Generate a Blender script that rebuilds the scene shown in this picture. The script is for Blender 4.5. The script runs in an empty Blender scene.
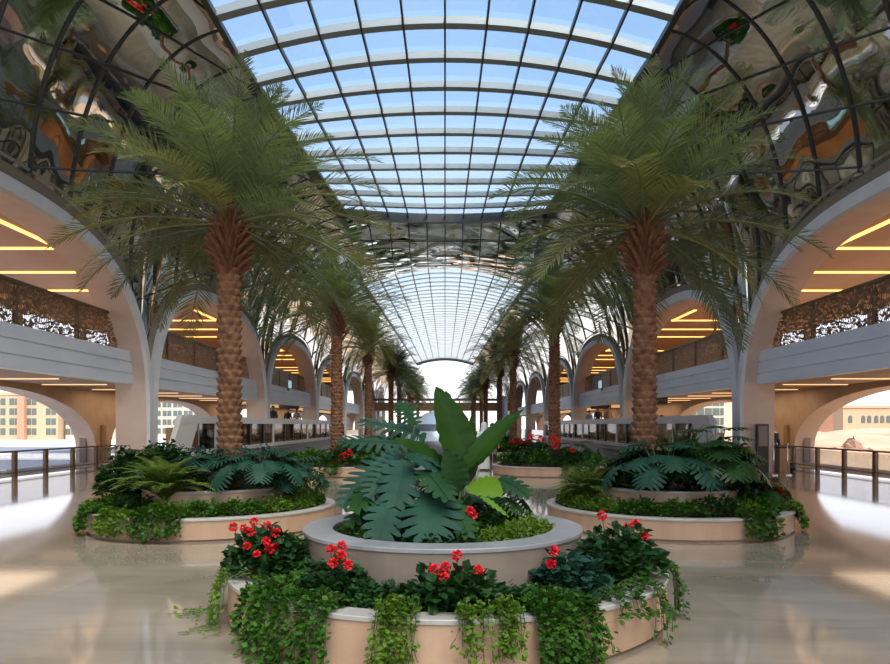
import bpy, math, random
import numpy as np
from mathutils import Vector, Matrix
PI = math.pi
random.seed(7); RNG = np.random.default_rng(7)
SC = bpy.context.scene
COL = SC.collection

# ---------------------------------------------------------------- camera
F = 700.0; CH = 1.55; HOR = 425.0; CX = 445.0
cam_d = bpy.data.cameras.new('camera'); cam = bpy.data.objects.new('camera', cam_d); COL.objects.link(cam)
cam.location = (0, 0, CH); cam.rotation_euler = (PI/2, 0, 0)
cam_d.sensor_width = 36; cam_d.lens = F/890*36; cam_d.shift_y = (HOR-332)/890
cam_d.clip_end = 2000
SC.camera = cam
# ---------------------------------------------------------------- world, sun, exposure
w = bpy.data.worlds.new('world'); SC.world = w; w.use_nodes = True
nt = w.node_tree; nt.nodes.clear()
n_out = nt.nodes.new('ShaderNodeOutputWorld'); n_bg = nt.nodes.new('ShaderNodeBackground')
n_tc = nt.nodes.new('ShaderNodeTexCoord'); n_sep = nt.nodes.new('ShaderNodeSeparateXYZ'); n_rmp = nt.nodes.new('ShaderNodeValToRGB')
nt.links.new(n_tc.outputs['Generated'], n_sep.inputs[0]); nt.links.new(n_sep.outputs['Z'], n_rmp.inputs[0])
nt.links.new(n_rmp.outputs[0], n_bg.inputs['Color']); nt.links.new(n_bg.outputs[0], n_out.inputs[0])
cr = n_rmp.color_ramp
cr.elements[0].position = 0.0; cr.elements[0].color = (1.0, 0.93, 0.93, 1)
cr.elements[1].position = 1.0; cr.elements[1].color = (0.13, 0.28, 0.62, 1)
for p, c in ((0.10, (0.92, 0.92, 1.0, 1)), (0.25, (0.60, 0.76, 0.96, 1)), (0.42, (0.36, 0.57, 0.88, 1)), (0.6, (0.26, 0.46, 0.80, 1))):
    e = cr.elements.new(p); e.color = c
n_bg.inputs['Strength'].default_value = 1.38
sd = bpy.data.lights.new('sun', 'SUN'); sun = bpy.data.objects.new('sun', sd); COL.objects.link(sun)
sd.energy = 6.0; sd.angle = math.radians(55); sd.color = (1.0, 0.93, 0.82)
sun.rotation_euler = (math.radians(30), math.radians(16), 0)     # high, a little behind the viewer and to the right
SC.view_settings.view_transform = 'Standard'; SC.view_settings.look = 'None'
SC.view_settings.exposure = 0.42; SC.view_settings.gamma = 1; SC.view_settings.use_curve_mapping = False
cy = SC.cycles
cy.max_bounces = 9; cy.diffuse_bounces = 6; cy.glossy_bounces = 4; cy.transmission_bounces = 4; cy.transparent_max_bounces = 16
cy.sample_clamp_indirect = 4.0; cy.caustics_reflective = False; cy.caustics_refractive = False
cy.use_denoising = True

# ---------------------------------------------------------------- helpers
def at(px, py, Y): return Vector(((px-CX)*Y/F, Y, CH+(HOR-py)*Y/F))
def tag(o, label=None, cat=None, group=None, kind=None):
    if label: o['label'] = label
    if cat: o['category'] = cat
    if group: o['group'] = group
    if kind: o['kind'] = kind
    return o
def empty(name, loc, label=None, cat=None, group=None, kind=None):
    o = bpy.data.objects.new(name, None); COL.objects.link(o); o.location = loc; o.empty_display_size = .2
    return tag(o, label, cat, group, kind)
def origin(p):
    while p is not None and p.parent is not None: p = p.parent
    return np.array(p.location) if p is not None else np.zeros(3)
class MB:
    def __init__(s): s.v = []; s.f = []; s.n = 0
    def add(s, v, f):
        v = np.asarray(v, float).reshape(-1, 3); s.v.append(v)
        n = s.n; s.f.extend([tuple(int(i)+n for i in q) for q in f]); s.n += len(v)
        return s
    def box(s, x0, x1, y0, y1, z0, z1):
        x0, x1 = min(x0, x1), max(x0, x1)
        v = [(x, y, z) for x in (x0, x1) for y in (y0, y1) for z in (z0, z1)]
        return s.add(v, [(0,1,3,2),(4,6,7,5),(0,4,5,1),(2,3,7,6),(0,2,6,4),(1,5,7,3)])
    def tube(s, pts, r, n=8, cap=True):
        pts = [Vector(p) for p in pts]; rs = r if hasattr(r, '__len__') else [r]*len(pts)
        v = []; f = []; up = Vector((0, 0, 1))
        for i, p in enumerate(pts):
            d = (pts[min(i+1, len(pts)-1)]-pts[max(i-1, 0)]).normalized()
            a = d.cross(up)
            if a.length < .05: a = d.cross(Vector((1, 0, 0)))
            a.normalize(); b = d.cross(a)
            for k in range(n):
                t = 2*PI*k/n; v.append(p+a*math.cos(t)*rs[i]+b*math.sin(t)*rs[i])
        for i in range(len(pts)-1):
            for k in range(n): f.append((i*n+k, i*n+(k+1) % n, (i+1)*n+(k+1) % n, (i+1)*n+k))
        if cap: f.append(tuple(range(n))[::-1]); f.append(tuple(range((len(pts)-1)*n, len(pts)*n)))
        return s.add([tuple(q) for q in v], f)
    def bar(s, a, b, wd, h, nrm):          # rectangular bar from a to b, nrm = approx normal of its wide face
        a = Vector(a); b = Vector(b); d = (b-a).normalized(); nrm = Vector(nrm); sd_ = d.cross(nrm).normalized(); n2 = sd_.cross(d)
        v = []
        for p in (a, b):
            for i, j in ((-1,-1),(1,-1),(1,1),(-1,1)): v.append(tuple(p+sd_*i*wd/2+n2*j*h/2))
        return s.add(v, [(3,2,1,0),(4,5,6,7),(0,1,5,4),(1,2,6,5),(2,3,7,6),(3,0,4,7)])
    def lathe(s, prof, cx, cy, n=96, a0=0, a1=2*PI):
        full = abs(a1-a0-2*PI) < 1e-6; m = n if full else n+1
        v = []; f = []
        for r, z in prof:
            for k in range(m):
                t = a0+(a1-a0)*k/n; v.append((cx+r*math.cos(t), cy+r*math.sin(t), z))
        for i in range(len(prof)-1):
            for k in range(n):
                k2 = (k+1) % m; f.append((i*m+k, i*m+k2, (i+1)*m+k2, (i+1)*m+k))
        return s.add(v, f)
    def ball(s, c, r, sc=(1,1,1), n=10, m=7):
        v = []; f = []
        for i in range(m+1):
            ph = PI*i/m
            for k in range(n): v.append((c[0]+r*sc[0]*math.sin(ph)*math.cos(2*PI*k/n), c[1]+r*sc[1]*math.sin(ph)*math.sin(2*PI*k/n), c[2]+r*sc[2]*math.cos(ph)))
        for i in range(m):
            for k in range(n): f.append((i*n+k, (i+1)*n+k, (i+1)*n+(k+1) % n, i*n+(k+1) % n))
        return s.add(v, f)
    def grid(s, P):                         # P array (a,b,3)
        a, b = P.shape[:2]; return s.add(P.reshape(-1, 3), [(i*b+j, i*b+j+1, (i+1)*b+j+1, (i+1)*b+j) for i in range(a-1) for j in range(b-1)])
    def mesh(s, name, mat, org, smooth):
        V = np.concatenate(s.v)-org
        me = bpy.data.meshes.new(name); me.from_pydata(V.tolist(), [], s.f); me.materials.append(mat)
        if smooth: me.polygons.foreach_set('use_smooth', [True]*len(me.polygons))
        me.update(); return me
    def build(s, name, mat, parent=None, smooth=False, loc=None, bevel=0):
        org = origin(parent) if parent is not None else (np.array(loc) if loc is not None else np.zeros(3))
        me = s.mesh(name, mat, org, smooth)
        o = bpy.data.objects.new(name, me); COL.objects.link(o)
        if parent is not None: o.parent = parent
        elif loc is not None: o.location = loc
        if bevel:
            b = o.modifiers.new('bevel', 'BEVEL'); b.width = bevel; b.segments = 2; b.limit_method = 'ANGLE'
        return o
def copy_tree(o, parent=None):
    c = o.copy(); COL.objects.link(c); c.parent = parent
    for ch in list(o.children): copy_tree(ch, c)
    return c
def structure(o, name=None):
    o['kind'] = 'structure'; return o

# ---------------------------------------------------------------- materials
def mat(name, col, rough=.6, metal=0., noise=None, bump=None, spec=.5, emit=None, trans=0., subs=0.):
    m = bpy.data.materials.new(name); m.use_nodes = True; t = m.node_tree; b = t.nodes['Principled BSDF']
    b.inputs['Base Color'].default_value = (*col, 1); b.inputs['Roughness'].default_value = rough; b.inputs['Metallic'].default_value = metal
    b.inputs['Specular IOR Level'].default_value = spec
    tc = t.nodes.new('ShaderNodeTexCoord')
    if noise:       # (scale, amount, second colour, stretch)
        sc_, c2, lo, hi = noise[:4]; st = noise[4] if len(noise) > 4 else (1, 1, 1)
        mp = t.nodes.new('ShaderNodeMapping'); mp.inputs['Scale'].default_value = st
        nz = t.nodes.new('ShaderNodeTexNoise'); nz.inputs['Scale'].default_value = sc_; nz.inputs['Detail'].default_value = 5
        rp = t.nodes.new('ShaderNodeValToRGB'); rp.color_ramp.elements[0].position = lo; rp.color_ramp.elements[1].position = hi
        rp.color_ramp.elements[0].color = (*col, 1); rp.color_ramp.elements[1].color = (*c2, 1)
        t.links.new(tc.outputs['Object'], mp.inputs[0]); t.links.new(mp.outputs[0], nz.inputs[0]); t.links.new(nz.outputs[0], rp.inputs[0]); t.links.new(rp.outputs[0], b.inputs['Base Color'])
    if bump:
        nz = t.nodes.new('ShaderNodeTexNoise'); nz.inputs['Scale'].default_value = bump[0]; nz.inputs['Detail'].default_value = bump[2] if len(bump) > 2 else 3
        bp = t.nodes.new('ShaderNodeBump'); bp.inputs['Strength'].default_value = bump[1]; bp.inputs['Distance'].default_value = bump[3] if len(bump) > 3 else .02
        t.links.new(tc.outputs['Object'], nz.inputs[0]); t.links.new(nz.outputs[0], bp.inputs['Height']); t.links.new(bp.outputs[0], b.inputs['Normal'])
    if emit: b.inputs['Emission Color'].default_value = (*emit[0], 1); b.inputs['Emission Strength'].default_value = emit[1]
    return m
def leafmat(name, col, col2, rough=.45, tr=.35):
    m = mat(name, col, rough, noise=(3.0, col2, .35, .65), spec=.2); t = m.node_tree; b = t.nodes['Principled BSDF']
    rp = [n for n in t.nodes if n.type == 'VALTORGB'][0]; out = [n for n in t.nodes if n.type == 'OUTPUT_MATERIAL'][0]
    tl = t.nodes.new('ShaderNodeBsdfTranslucent'); mx = t.nodes.new('ShaderNodeMixShader'); mx.inputs[0].default_value = tr
    br = t.nodes.new('ShaderNodeMixRGB'); br.blend_type = 'MULTIPLY'; br.inputs[0].default_value = 1; br.inputs[2].default_value = (1.0, 1.15, .5, 1)
    t.links.new(rp.outputs[0], br.inputs[1]); t.links.new(br.outputs[0], tl.inputs[0])
    t.links.new(b.outputs[0], mx.inputs[1]); t.links.new(tl.outputs[0], mx.inputs[2]); t.links.new(mx.outputs[0], out.inputs[0])
    return m
def glassmat(name, tint, gloss=.06, rough=.02):
    m = bpy.data.materials.new(name); m.use_nodes = True; t = m.node_tree; t.nodes.clear()
    out = t.nodes.new('ShaderNodeOutputMaterial'); tr = t.nodes.new('ShaderNodeBsdfTransparent'); tr.inputs[0].default_value = (*tint, 1)
    gl = t.nodes.new('ShaderNodeBsdfGlossy'); gl.inputs['Roughness'].default_value = rough; mx = t.nodes.new('ShaderNodeMixShader')
    lw = t.nodes.new('ShaderNodeLayerWeight'); lw.inputs[0].default_value = .25
    mm = t.nodes.new('ShaderNodeMath'); mm.operation = 'MULTIPLY_ADD'; mm.inputs[1].default_value = .35; mm.inputs[2].default_value = gloss
    t.links.new(lw.outputs['Fresnel'], mm.inputs[0]); t.links.new(mm.outputs[0], mx.inputs[0])
    t.links.new(tr.outputs[0], mx.inputs[1]); t.links.new(gl.outputs[0], mx.inputs[2]); t.links.new(mx.outputs[0], out.inputs[0])
    return m
M = {}
M['stone'] = mat('pale_stone', (.50, .50, .49), .55, noise=(1.3, (.60, .59, .57), .3, .7), bump=(20, .15))
M['rim_brown'] = mat('umber_render', (.24, .215, .18), .6, noise=(2.5, (.30, .27, .225), .3, .7))
M['fascia'] = mat('fascia_panel', (.70, .73, .76), .4, noise=(2.0, (.78, .81, .84), .3, .7, (1, .3, 1)))
M['rib'] = mat('pale_rib', (.70, .69, .66), .5, noise=(2.0, (.78, .77, .74), .3, .7))
M['sandstone'] = mat('sandstone_wall', (.46, .31, .19), .7, noise=(1.6, (.55, .39, .26), .3, .7), bump=(30, .15))
M['jamb'] = mat('pink_stone', (.62, .48, .40), .6, noise=(1.6, (.70, .56, .47), .3, .7))
M['plaster'] = mat('warm_plaster', (.46, .31, .21), .7, noise=(1.0, (.52, .36, .25), .3, .7))
M['led'] = mat('led_strip', (1, .6, .25), .5, emit=((1.0, .50, .13), 1.9))
M['led_soft'] = mat('soft_strip', (1, .7, .4), .5, emit=((1.0, .62, .30), .8))
M['bronze'] = mat('bronze_metal', (.20, .13, .07), .4, .6)
M['steel_dark'] = mat('dark_steel', (.05, .055, .055), .4, .3)
M['steel_grey'] = mat('grey_aluminium', (.30, .34, .35), .35, .3)
M['steel_pale'] = mat('pale_aluminium', (.55, .60, .60), .4)
M['black'] = mat('black_board', (.015, .015, .017), .4)
M['greyboard'] = mat('grey_screen', (.20, .16, .14), .3)
M['white'] = mat('white_panel', (.50, .48, .45), .35)
M['slate'] = mat('slate_panel', (.06, .065, .075), .35)
M['chrome'] = mat('brushed_chrome', (.6, .6, .6), .25, 1.0)
M['wood'] = mat('wood_panel', (.30, .17, .08), .5, noise=(4, (.42, .26, .13), .3, .7, (1, 1, .1)))
M['planter'] = mat('travertine', (.42, .265, .165), .5, noise=(1.5, (.49, .325, .215), .3, .7, (3, 3, .5)), bump=(40, .08))
M['planter_cap'] = mat('pale_coping', (.34, .32, .285), .4, noise=(3, (.43, .41, .375), .3, .7))
M['ring_wall'] = mat('ring_stone', (.19, .15, .115), .5, noise=(3, (.25, .20, .155), .3, .7))
M['ring_cap'] = mat('ring_coping', (.20, .208, .21), .35, noise=(4, (.28, .287, .29), .3, .7))
M['soil'] = mat('dark_soil', (.018, .014, .010), .9, bump=(25, .8, 5, .03))
M['trunk'] = mat('palm_bark', (.085, .034, .017), .85, noise=(7, (.24, .115, .055), .3, .7), bump=(30, .6, 4, .02))
M['boots'] = mat('palm_boots', (.085, .030, .015), .8, noise=(8, (.20, .075, .035), .3, .7), bump=(30, .5))
M['frond'] = leafmat('palm_frond', (.10, .135, .068), (.19, .215, .11), .34, .35)
M['frond_dry'] = leafmat('palm_frond_olive', (.17, .165, .065), (.26, .24, .10), .5, .3)
M['frond'].node_tree.nodes['Principled BSDF'].inputs['Specular IOR Level'].default_value = .6
M['rachis'] = mat('frond_rachis', (.22, .24, .10), .5)
M['g_dark'] = leafmat('leaf_dark', (.011, .040, .010), (.024, .070, .016), .35, .2)
M['g_mid'] = leafmat('leaf_mid', (.030, .092, .010), (.062, .15, .020), .4, .3)
M['g_light'] = leafmat('leaf_light', (.085, .17, .016), (.14, .24, .03), .45, .35)
M['g_fern'] = leafmat('leaf_fern', (.11, .17, .035), (.18, .25, .06), .45, .35)
M['g_teal'] = leafmat('leaf_teal', (.009, .042, .027), (.020, .070, .045), .6, .12)
M['g_paddle'] = leafmat('leaf_paddle', (.016, .055, .007), (.030, .080, .012), .35, .3)
M['g_lime'] = leafmat('leaf_lime', (.13, .26, .02), (.16, .30, .03), .35, .4)
M['stem'] = mat('green_stem', (.06, .09, .03), .5)
M['red'] = mat('red_petal', (.72, .012, .018), .5, noise=(20, (.55, .0, .02), .4, .7))
M['glass'] = glassmat('skylight_glass', (.93, .96, .98), .03)
M['glass_frit'] = glassmat('fritted_glass', (.76, .82, .84), .05, .2)
M['railglass'] = glassmat('rail_glass', (.90, .91, .92), .04)
M['winglass'] = glassmat('kiosk_glass', (.45, .45, .46), .08)
M['screen_blue'] = mat('lit_blue_screen', (.3, .55, .65), .4, emit=((.35, .62, .75), .5))
M['blue'] = mat('blue_panel', (.10, .26, .42), .4)
M['pod'] = mat('silver_blue_panel', (.36, .44, .52), .25, .2)
M['skin'] = mat('skin_tone', (.40, .22, .14), .5)
M['hair'] = mat('dark_hair', (.02, .015, .012), .5)

# mirror cladding: wavy polished metal
def mirror(nm='mirror_cladding', sc_=.6, st=.4, ds=.16, cl=(.62, .62, .57)):
    m = bpy.data.materials.new(nm); m.use_nodes = True; t = m.node_tree; b = t.nodes['Principled BSDF']
    b.inputs['Base Color'].default_value = (*cl, 1); b.inputs['Metallic'].default_value = 1; b.inputs['Roughness'].default_value = .02
    tc = t.nodes.new('ShaderNodeTexCoord'); nz = t.nodes.new('ShaderNodeTexNoise'); nz.inputs['Scale'].default_value = sc_; nz.inputs['Detail'].default_value = .6
    bp = t.nodes.new('ShaderNodeBump'); bp.inputs['Strength'].default_value = st; bp.inputs['Distance'].default_value = ds
    t.links.new(tc.outputs['Object'], nz.inputs[0]); t.links.new(nz.outputs[0], bp.inputs['Height']); t.links.new(bp.outputs[0], b.inputs['Normal'])
    return m
M['mirror'] = mirror(); M['mirror_wavy'] = mirror('wavy_mirror_cladding', .75, .8, .3, (.42, .42, .36))
def floormat():
    m = bpy.data.materials.new('polished_stone_floor'); m.use_nodes = True; t = m.node_tree; b = t.nodes['Principled BSDF']; L = t.links.new
    tc = t.nodes.new('ShaderNodeTexCoord')
    mp = t.nodes.new('ShaderNodeMapping'); mp.inputs['Rotation'].default_value = (0, 0, math.radians(0)); L(tc.outputs['Object'], mp.inputs[0])
    br = t.nodes.new('ShaderNodeTexBrick'); br.inputs['Scale'].default_value = 1.0; br.inputs['Brick Width'].default_value = 2.4; br.inputs['Row Height'].default_value = .8
    br.inputs['Mortar Size'].default_value = .006; br.inputs['Color1'].default_value = (.235, .20, .15, 1); br.inputs['Color2'].default_value = (.34, .29, .225, 1); br.inputs['Mortar'].default_value = (.30, .27, .22, 1)
    L(mp.outputs[0], br.inputs[0])
    mp2 = t.nodes.new('ShaderNodeMapping'); mp2.inputs['Scale'].default_value = (.35, 1.3, 1); mp2.inputs['Rotation'].default_value = (0, 0, .5); L(tc.outputs['Object'], mp2.inputs[0])
    nz = t.nodes.new('ShaderNodeTexNoise'); nz.inputs['Scale'].default_value = 1.1; nz.inputs['Detail'].default_value = 4; nz.inputs['Distortion'].default_value = 1.2; L(mp2.outputs[0], nz.inputs[0])
    rp = t.nodes.new('ShaderNodeValToRGB'); rp.color_ramp.elements[0].position = .38; rp.color_ramp.elements[1].position = .62
    rp.color_ramp.elements[0].color = (.20, .18, .14, 1); rp.color_ramp.elements[1].color = (.34, .285, .215, 1); L(nz.outputs[0], rp.inputs[0])
    mx = t.nodes.new('ShaderNodeMixRGB'); mx.inputs[0].default_value = .55; L(br.outputs[0], mx.inputs[1]); L(rp.outputs[0], mx.inputs[2]); L(mx.outputs[0], b.inputs['Base Color'])
    b.inputs['Roughness'].default_value = .07; b.inputs['Specular IOR Level'].default_value = .7; b.inputs['IOR'].default_value = 1.65
    return m
M['floor'] = floormat()
def lattice():
    m = mat('bronze_lattice', (.24, .15, .08), .45, .4); t = m.node_tree; b = t.nodes['Principled BSDF']; out = [n for n in t.nodes if n.type == 'OUTPUT_MATERIAL'][0]
    tc = t.nodes.new('ShaderNodeTexCoord'); vo = t.nodes.new('ShaderNodeTexVoronoi'); vo.feature = 'DISTANCE_TO_EDGE'; vo.inputs['Scale'].default_value = 7.5
    mp = t.nodes.new('ShaderNodeMapping'); mp.inputs['Scale'].default_value = (.01, 1, 1)
    t.links.new(tc.outputs['Object'], mp.inputs[0]); t.links.new(mp.outputs[0], vo.inputs[0])
    gt = t.nodes.new('ShaderNodeMath'); gt.operation = 'GREATER_THAN'; gt.inputs[1].default_value = .11; t.links.new(vo.outputs['Distance'], gt.inputs[0])
    tr = t.nodes.new('ShaderNodeBsdfTransparent'); mx = t.nodes.new('ShaderNodeMixShader')
    t.links.new(gt.outputs[0], mx.inputs[0]); t.links.new(b.outputs[0], mx.inputs[1]); t.links.new(tr.outputs[0], mx.inputs[2]); t.links.new(mx.outputs[0], out.inputs[0])
    return m
M['lattice'] = lattice()

# ================================================================ SETTING
PITCH = 15.4; Y0 = -7.1; NB = 8                       # bays between piers
BAYS = [(Y0+PITCH*i, Y0+PITCH*(i+1)) for i in range(NB)]
YEND = BAYS[-1][1]
b_ = MB().box(-14.95, 14.95, -9, YEND+4, -.5, 0); structure(b_.build('floor', M['floor']))
M['threshold_l'] = mat('pale_threshold', (.40, .38, .36), .7); M['threshold_r'] = mat('sand_threshold', (.42, .29, .18), .8)
structure(MB().box(-14.95, -12.95, -9, YEND, 0, .012).build('trim_3', M['threshold_l'])); structure(MB().box(14.95, 12.95, -9, YEND, 0, .012).build('trim_4', M['threshold_r']))
# outdoor ground, lower than the concourse
M['sand'] = mat('sand_ground', (.40, .25, .14), .9, noise=(.08, (.52, .35, .22), .35, .65), bump=(.4, .5, 6, .6))
M['road'] = mat('road_ground', (.55, .52, .50), .85, noise=(.05, (.70, .64, .56), .4, .6))
structure(MB().box(-700, 0, -60, 900, -3.6, -3.2).build('ground_pale', M['road']))
structure(MB().box(0, 700, -60, 900, -3.6, -3.2).build('ground_sandy', M['sand']))
M['asphalt'] = mat('asphalt', (.16, .17, .20), .8)
M['kerb'] = mat('pale_kerb', (.75, .70, .64), .8)
for i, (ya, yb) in enumerate(((52, 66), (74, 95), (118, 150))):
    structure(MB().box(-400, -19, ya, yb, -3.2, -3.15).build('road_%d' % (i+1), M['asphalt']))
structure(MB().box(-400, -19, 66, 67, -3.2, -2.9).build('kerb_1', M['kerb'])); structure(MB().box(-400, -19, 95, 96.5, -3.2, -2.9).build('kerb_2', M['kerb']))

# ---- vault cross-section
ZTOP = CH+11.0; SAG = .85
def lerp(a, b, t): t = max(0., min(1., t)); return a+(b-a)*t
def wsky(Y):       # half width of the glazed strip along the hall
    if Y < 37: return lerp(5.7, 4.75, (Y-19)/18)
    if Y < 49: return lerp(4.75, 5.8, (Y-37)/12)
    return lerp(5.8, 4.7, (Y-49)/66)
def xside(z, Y=20):
    w_ = wsky(Y); zt = ZTOP-SAG
    if z <= 5: return 10.12
    return w_+(10.12-w_)*math.sqrt(max(0, 1-((z-5)/(zt-5))**2))
ZS, ZR, NE = 1.5, 5.3, 2.7
def zarch(dy, a, zs=ZS, rise=ZR, n=NE):       # opening curve height above
    q = min(1, abs(dy)/a); return zs+rise*(1-q**n)**(1/n)
HALF = PITCH/2-.36
def arch_curve(yc, a=HALF, zs=ZS, rise=ZR, n=NE, N=48, z0=0.):
    pts = [(yc-a, z0)]
    for k in range(N+1):
        t = PI-PI*k/N; c, s_ = math.cos(t), math.sin(t)
        pts.append((yc+a*math.copysign(abs(c)**(2/n), c), zs+rise*abs(s_)**(2/n)))
    pts.append((yc+a, z0)); return pts
def offset_curve(pts, d, lo, hi):
    out = []
    for i, (y, z) in enumerate(pts):
        a = pts[max(0, i-1)]; b = pts[min(len(pts)-1, i+1)]; ty, tz = b[0]-a[0], b[1]-a[1]; L = math.hypot(ty, tz) or 1
        out.append((min(hi, max(lo, y-tz/L*d)), max(z+ty/L*d, z if i in (0, len(pts)-1) else z+ty/L*d)))
    return out

def strip(curves_xyz):
    P = np.array(curves_xyz); return MB().grid(P)
for side, nm in ((-1, 'left'), (1, 'right')):
    wl = structure(empty('wall_'+nm, (side*10, 0, 0)))
    for bi, (ya, yb) in enumerate(BAYS):
        yc = (ya+yb)/2; base = arch_curve(yc)
        eps = .02
        o1 = offset_curve(base, .40, ya+eps, yb-eps); o2 = offset_curve(base, .78, ya+eps, yb-eps)
        c_in = [(side*10.98, y, z) for y, z in base]; c_f0 = [(side*9.95, y, z) for y, z in base]
        c_f1 = [(side*9.85, y, z) for y, z in offset_curve(base, .05, ya, yb)]; c_f2 = [(side*9.88, y, z) for y, z in o1]; c_f3 = [(side*10.05, y, z) for y, z in o1]
        strip([c_in, c_f0]).build('arch_soffit', M['jamb'], wl, smooth=True)
        strip([c_f0, c_f1, c_f2, c_f3]).build('arch_rib', M['rib'], wl)
        c_b = [(side*(min(10.14, xside(z, y))-.03), y, z) for y, z in o2]
        strip([c_f3, c_b]).build('arch_outer_band', M['rim_brown'], wl, smooth=True)
        # wall above and between arches, rear side (towards gallery)
        top = [(side*10.98, y, 9.0) for y, z in base]
        strip([c_in, top]).build('arch_backing', M['plaster'], wl)
        # fascia of the gallery slab with two grooves
        fx = side*10.35
        m = MB()
        for z0, z1, dx in ((2.9, 3.22, 0), (3.22, 3.26, .05), (3.26, 3.60, 0), (3.60, 3.64, .05), (3.64, 3.98, 0)):
            m.box(fx+side*dx, fx+side*.3, ya+.37, yb-.37, z0, z1)
        m.build('gallery_fascia', M['fascia'], wl)
    # pier cores between arches
    for i in range(NB+1):
        yp = Y0+PITCH*i; MB().box(side*10.16, side*10.97, yp-.30, yp+.30, 0, 4.0).build('pier_core', M['jamb'], wl)
    # end gallery slab, its underside, gallery ceiling
    MB().box(side*10.62, side*17.6, Y0, YEND, 2.95, 3.35).build('gallery_slab', M['plaster'], wl)
    MB().box(side*10.99, side*17.6, Y0, YEND, 7.2, 7.6).build('gallery_ceiling', M['plaster'], wl)
    # outer wall below: arches, above: wide windows then plaster
    ow = structure(empty('wall_outer_'+nm, (side*14, 0, 0)))
    oc = [21.0-PITCH*2+PITCH*i for i in range(9)]
    m_in = MB(); m_j = MB()
    for yc in oc:
        base = arch_curve(yc, 7.05, .6, 2.2, 2.2, 32)
        lo = [(yc-PITCH/2, 0)]+[(y, 2.95) for y, z in base]+[(yc+PITCH/2, 0)]
        base2 = base
        topc = [(y, 2.95) for y, z in base]
        for X in (14.0, 14.8):
            m_in.grid(np.array([[(side*X, y, z) for y, z in base], [(side*X, y, z) for y, z in topc]]))
            for e, yb_ in ((-1, yc-7.05), (1, yc+7.05)):   # pier flanks
                ye = yc+e*PITCH/2
                m_in.add([(side*X, yb_, 0), (side*X, ye, 0), (side*X, ye, 2.95), (side*X, yb_, 2.95)] if 0 else [(side*X, yb_, 0), (side*X, ye, 0), (side*X, ye, 2.95), (side*X, yb_, 2.95)], [(0, 1, 2, 3)])
        m_j.grid(np.array([[(side*14.0, y, z) for y, z in base], [(side*14.8, y, z) for y, z in base]]))
    m_in.build('outer_arch_wall', M['sandstone'], ow); m_j.build('outer_arch_jamb', M['jamb'], ow, smooth=True)
    MB().box(side*17.45, side*17.75, Y0, YEND, 6.3, 7.6).build('clerestory_beam', M['plaster'], ow)
    m = MB()
    for i in range(NB*3+1): y = Y0+i*PITCH/3; m.box(side*17.45, side*17.7, y-.12, y+.12, 3.35, 6.3)
    m.build('clerestory_post', M['bronze'], ow)
    MB().box(side*17.5, side*17.7, 40, YEND, 3.35, 6.3).build('gallery_timber_wall', M['wood'], ow)
    # LED lines
    led = structure(empty('trim_1' if side < 0 else 'trim_2', (side*13, 0, 7.19)))
    k = 0
    for bi, (ya, yb) in enumerate(BAYS[:6]):
        m = MB()
        for y in (22.3, 25.8, 29.3):
            yy = y+(bi-1)*PITCH
            m.box(side*12.2, side*16.6, yy-.07, yy+.07, 7.15, 7.2)
        yy = 22.3+(bi-1)*PITCH
        m.box(side*12.2, side*12.34, yy-3.4, yy, 7.15, 7.2)
        m.build('led_line', M['led'], led)
        m = MB()
        for y in (12, 15, 18, 21, 24): m.box(side*11.6, side*13.8, ya-8.3+y-.04, ya-8.3+y+.04, 2.92, 2.95)
        m.build('led_line_below_gallery', M['led_soft'], led)
        if bi < 5:
            for X, z, e, sx in ((14.3, 7.1, 150, 4), (12.6, 2.9, 75, 2)):
                ld = bpy.data.lights.new('gallery_lamp', 'AREA'); ld.shape = 'RECTANGLE'; ld.size = sx; ld.size_y = 10; ld.energy = e; ld.color = (1, .74, .50)
                lo_ = bpy.data.objects.new('gallery_lamp', ld); COL.objects.link(lo_); lo_.location = (side*X, (ya+yb)/2, z)

# ---- skylights
def sky_pt(u, Yc, first):
    if first: bow = lerp(0, 3.7, (Yc-20)/17)
    else: bow = lerp(-1.7, 0, (Yc-49)/12)
    wv = wsky(Yc) if not (first and Yc > 37) else 4.75
    return Vector((u*wv, Yc-bow*u*u, ZTOP-SAG*u*u))
def skylight(name, ys, first, gm, ribw, ribd=.20, rm='steel_grey'):
    root = structure(empty(name, (0, ys[0], ZTOP)))
    U = np.linspace(-1, 1, 11)
    P = np.array([[sky_pt(u, y, first)+Vector((0, 0, .08)) for u in np.linspace(-1, 1, 41)] for y in ys])
    MB().grid(P).build('glazing', gm, root, smooth=True)
    m = MB()
    for y in ys:
        L_ = [sky_pt(u, y, first) for u in np.linspace(-1, 1, 21)]
        for a, b in zip(L_, L_[1:]): m.bar(a, b, ribw, ribd, (0, 0, 1))
    m.build('transverse_rib', M[rm], root)
    m = MB()
    for u in U:
        L_ = [sky_pt(u, y, first)-Vector((0, 0, .05)) for y in ys]
        for a, b in zip(L_, L_[1:]): m.bar(a, b, .055 if abs(u) < .99 else .16, .14, (0, 0, 1))
    m.build('long_mullion', M['steel_dark'], root)
    m = MB(); L_ = [sky_pt(u, ys[-1], first)-Vector((0, 0, .1)) for u in np.linspace(-1, 1, 21)]
    for a, b in zip(L_, L_[1:]): m.bar(a, b, .3, .45, (0, 0, 1))
    m.build('end_beam', M['steel_dark'], root)
ys1 = [37.0-1.787*k for k in range(26)][::-1]
skylight('window_1', ys1, True, M['glass'], .29)
ys2 = list(np.linspace(49, 116.1, 44))
skylight('window_2', ys2, False, M['glass_frit'], .20, .05, 'steel_pale')

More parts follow.
